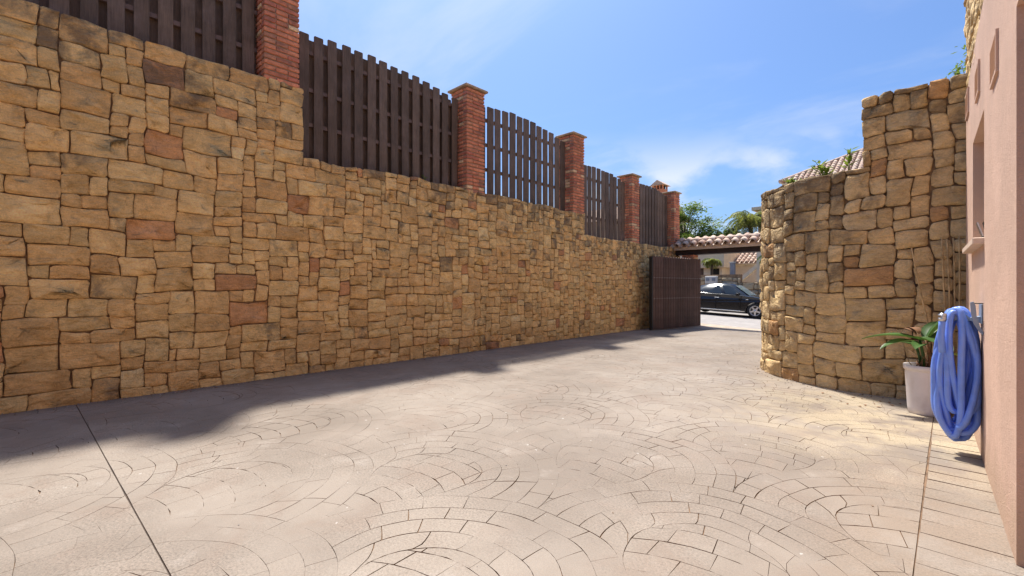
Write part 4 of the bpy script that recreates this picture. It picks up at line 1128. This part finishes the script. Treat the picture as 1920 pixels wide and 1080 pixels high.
rt = MB(); rt.box((-1.0, 4.4, 5.55), (.28, 6.6, 5.66)); rt.build('low_roof', M['fascia'], villa); roof_tiles('low_roof_tiles', (-1.05, 4.3, 5.67), (1, 0, 0), (0, 1, .4), 5, 4, villa)
gp = thing('grey_post', 'grey steel post standing on the street wall beside the stair', 'post', (-8.32, 25.6, 1.5))
mb = MB(); mb.bbox((-.11, -.11, -.4), (.11, .11, 1.12), .01); mb.build('shaft', M['grey_post'], gp); mb = MB(); mb.bbox((-.14, -.14, 1.121), (.14, .14, 1.17), .01); mb.build('post_cap', M['grey_post'], gp)

hs = thing('tiled_house', 'house with hipped barrel tile roof rising behind the curved wall', 'house', (-7.1, 30, 0))
tp = math.tan(R_(28.5)); EZ = 7.45
mb = MB(); mb.box((1.0, 1.1, -.5), (13, 12, EZ - .25)); mb.build('wall', M['cream'], hs)
mb = MB(); mb.box((.05, .05, EZ - .24), (14, 13, EZ - .10)); mb.build('soffit', M['cream2'], hs)
mb = MB(); H = 6 * tp
mb.add([(-.02, -.02, EZ - .09), (14, -.02, EZ - .09), (14, 13, EZ - .09), (-.02, 13, EZ - .09), (6.5, 6.5, EZ + 6.5 * tp - .09), (14, 6.5, EZ + 6.5 * tp - .09)], [(0, 1, 5, 4), (3, 4, 5, 2), (0, 4, 3), (1, 2, 5), (0, 3, 2, 1)])
mb.build('roof', M['fascia'], hs)
su = Vector((0, 1, tp)).normalized(); cs_ = su.y
roof_tiles('roof_tiles', (0, -.10, EZ - .06), (1, 0, 0), (0, 1, tp), 34, 15, hs, keep=lambda a, b: b * cs_ < a + .05 and b * cs_ < 6.2)
mb = MB(); pts = [Vector((-.05, -.05, EZ)) + Vector((1, 1, tp)) * q * .5 for q in range(13)]; mb.tube(pts, .12, 8); mb.build('hip_tiles', M['tile'], hs)
mb = MB(); mb.box((.02, 1.0, EZ - .29), (.07, 12, EZ - .12)); mb.build('gutter', M['mailbox'], hs)

nb = thing('neighbour_house', 'house behind the last fence, only its brick chimney with a tiled cap showing', 'house', (-16.9, 35, 0))
mb = MB(); mb.box((-8, -1, -.5), (.42, 4, 7.0)); mb.build('wall', M['cream'], nb)
mb = MB(); mb.prism([(-1.6, 7.0), (4.6, 7.0), (1.5, 8.6)], 0, -8.6, .6); mb.build('roof', M['tile'], nb)
mb = MB(); mb.box((-.42, -.42, 7.0), (.42, .42, 9.2)); ch = mb.build('chimney', M['brick'], nb)
for k in range(4):
    for s in (-1, 1):
        mb = MB(); mb.box((-.42 + .25 * k, s * .36 - .06, 9.2), (-.33 + .25 * k, s * .36 + .06, 9.5)); mb.build('chimney_pier', M['brick'], ch)
mb = MB(); mb.prism([(-.62, 9.5), (.62, 9.5), (0, 9.92)], 1, -.6, .6); mb.build('chimney_cap', M['tile'], ch)
mb = MB(); mb.box((-.3, -.28, 9.2), (.3, .28, 9.5)); mb.build('flue', M['dark'], ch)

# ------------------------------------------------------------------ trees
def tree(name, lab, loc, h, rad, mats, seed, nclump=46, nleaf=75, leaf=.16, flat=.7, group=None, crown_z=None):
    r = random.Random(seed); p = thing(name, lab, 'tree', loc, 0, group); cz = crown_z or h - rad * flat
    tk = MB(); tk.tube([(0, 0, -.3), (.08, .05, cz * .35), (-.05, .1, cz * .7), (0, 0, cz + rad * .2)], [.2, .16, .12, .05], 10)
    cl_ = []
    for k in range(nclump):
        while True:
            q = Vector((r.uniform(-1, 1), r.uniform(-1, 1), r.uniform(-.9, 1)))
            if .35 < q.length < 1: break
        c = Vector((q.x * rad, q.y * rad, cz + q.z * rad * flat)); cl_.append(c)
    for c in cl_[::2]:
        b = Vector((0, 0, cz * r.uniform(.55, .95))); tk.tube([b, b.lerp(c, .5) + Vector((0, 0, .1)), c], [.05, .03, .012], 6)
    tk.build('trunk', M['bark'], p)
    mbs = [MB() for _ in mats]
    for c in cl_:
        k = r.choice(range(len(mats))); cr = rad * r.uniform(.16, .30)
        for _ in range(nleaf):
            d = Vector((r.gauss(0, .55), r.gauss(0, .55), r.gauss(0, .30))) * cr; q = c + d
            az = r.uniform(0, 6.28); el = r.uniform(-.7, .5); u = Vector((math.cos(az) * math.cos(el), math.sin(az) * math.cos(el), math.sin(el))); s = u.cross(Vector((r.uniform(-.5, .5), r.uniform(-.5, .5), 1))).normalized()
            L = leaf * r.uniform(.6, 1.3)
            mbs[k].add([q, q + u * L * .5 + s * L * .22, q + u * L, q + u * L * .5 - s * L * .22], [(0, 1, 2, 3)])
    for mb_, m_ in zip(mbs, mats): mb_.build('crown', m_, p, fix=False)
    return p
tree('broadleaf_tree', 'feathery green tree rising between the last pillar and the palm', (-14.3, 33.6, .3), 7.3, 2.6, [M['tree1'], M['tree2'], M['tree2']], 3, 80, 120, .24, .8)
tree('broadleaf_tree', 'low dark green tree just above the ridge of the gate canopy', (-12.0, 34.2, .3), 5.3, 1.7, [M['tree1'], M['tree2']], 5, 40, 110, .24, .7)
def palm(name, lab, loc, h, n, L, mats, seed, group=None, droop=1.6, trunk=.16, leafL=.5):
    r = random.Random(seed); p = thing(name, lab, 'palm', loc, 0, group)
    tk = MB(); tk.tube([(0, 0, -.3), (.03, .02, h * .5), (0, 0, h)], [trunk, trunk * .85, trunk * .9], 10); tk.build('trunk', M['bark'], p)
    for k in range(n):
        az = 2 * math.pi * k / n + r.uniform(-.3, .3); el = r.uniform(-.1, 1.25); q = Vector((0, 0, h)); mb = MB(); ang = el; m_ = 11; d = Vector((math.cos(az), math.sin(az), 0)); sd = Vector((-d.y, d.x, 0)); ln = L * r.uniform(.8, 1.1); sp = []
        for j in range(m_):
            sp.append(q.copy()); q = q + (d * math.cos(ang) + Vector((0, 0, 1)) * math.sin(ang)) * ln / m_; ang -= droop / m_ * (1 + .6 * j / m_)
        mb.tube(sp, [.022 - .0015 * j for j in range(m_)], 5)
        for j in range(1, m_):
            for i2 in range(4):
                b = sp[j - 1].lerp(sp[j], i2 / 4)
                for s in (-1, 1):
                    ll = leafL * (1 - .55 * j / m_) * r.uniform(.8, 1.15); dd = (sd * s * .75 + d * .45 + Vector((0, 0, r.uniform(-.9, -.25)))).normalized(); wv = d * .022
                    mid = b + dd * ll * .55; tip = b + dd * ll + Vector((0, 0, -.18 * ll))
                    mb.add([b - wv * .5, b + wv * .5, mid + wv, tip, mid - wv], [(0, 1, 2, 3, 4)])
        mb.build('frond', mats[k % len(mats)], p, fix=False)
palm('palm_tree', 'bushy palm with drooping yellow green fronds above the gate canopy', (-9.9, 34.0, .1), 5.75, 40, 2.2, [M['palm1'], M['palm1'], M['palm2']], 4, droop=2.0)
palm('palm_tree', 'low grey green palm left of the taller bushy palm', (-11.6, 34.0, .1), 4.8, 22, 1.5, [M['palm2']], 7, droop=1.5)
palm('palm_plant', 'small drooping palm in front of the villa parapet under the canopy', (-10.35, 28.2, .2), 2.75, 14, .75, [M['palm1']], 9, droop=2.4, trunk=.07, leafL=.32)
palm('palm_plant', 'palm hanging low beside the porch pillar of the villa', (-6.75, 27.2, .1), 2.7, 18, 1.05, [M['palm1'], M['palm2']], 12, droop=2.4, trunk=.08, leafL=.4)
# grit and dry leaf crumbs gathered along the foot of the walls
gr_ = random.Random(31); mb = MB()
for k in range(520):
    if k < 330: x, y = WX + .02 + abs(gr_.gauss(0, .10)), gr_.uniform(-1, 13)
    elif k < 430:
        a = gr_.uniform(-.1, 1.35); d = BR + .03 + abs(gr_.gauss(0, .12)); x, y = BC.x - d * math.sin(a), BC.y - d * math.cos(a)
    else: x, y = gr_.uniform(-6.8, .2), gr_.uniform(.6, 9)
    e = gr_.uniform(.003, .009) * (1 if k < 430 else .6); mb.bbox((-e, -e * .8, 0), (e, e * .8, e), e * .3, gr_.choice((0, 0, 1)), M4=Matrix.Translation((x, y, .0005)) @ Matrix.Rotation(gr_.uniform(0, 3), 4, 'Z'))
for k in range(46):
    if k < 22: x, y = WX + .03 + abs(gr_.gauss(0, .12)), gr_.uniform(-.5, 9)
    else: x, y = -.35 + gr_.gauss(0, .35), 6.75 - abs(gr_.gauss(0, .22))
    if x > .05: continue
    L = gr_.uniform(.015, .035); a = gr_.uniform(0, 6.28); c_, s_ = math.cos(a) * L, math.sin(a) * L
    q = [(x - c_, y - s_, .002), (x + s_ * .4, y - c_ * .4, .009), (x + c_, y + s_, .003), (x - s_ * .4, y + c_ * .4, .010)]
    mb.add(q + [(p[0], p[1], p[2] + .0012) for p in q], [(3, 2, 1, 0), (4, 5, 6, 7), (0, 1, 5, 4), (1, 2, 6, 5), (2, 3, 7, 6), (3, 0, 4, 7)], 2)
gt = mb.build('grit', [M['road'], M['mortar'], M['leaf_dry']], None, 'stuff'); gt['label'] = 'grit and dry leaf crumbs at the foot of the walls'
print('stones', NS, 'pavers', len(pave), 'objects', len(bpy.data.objects))
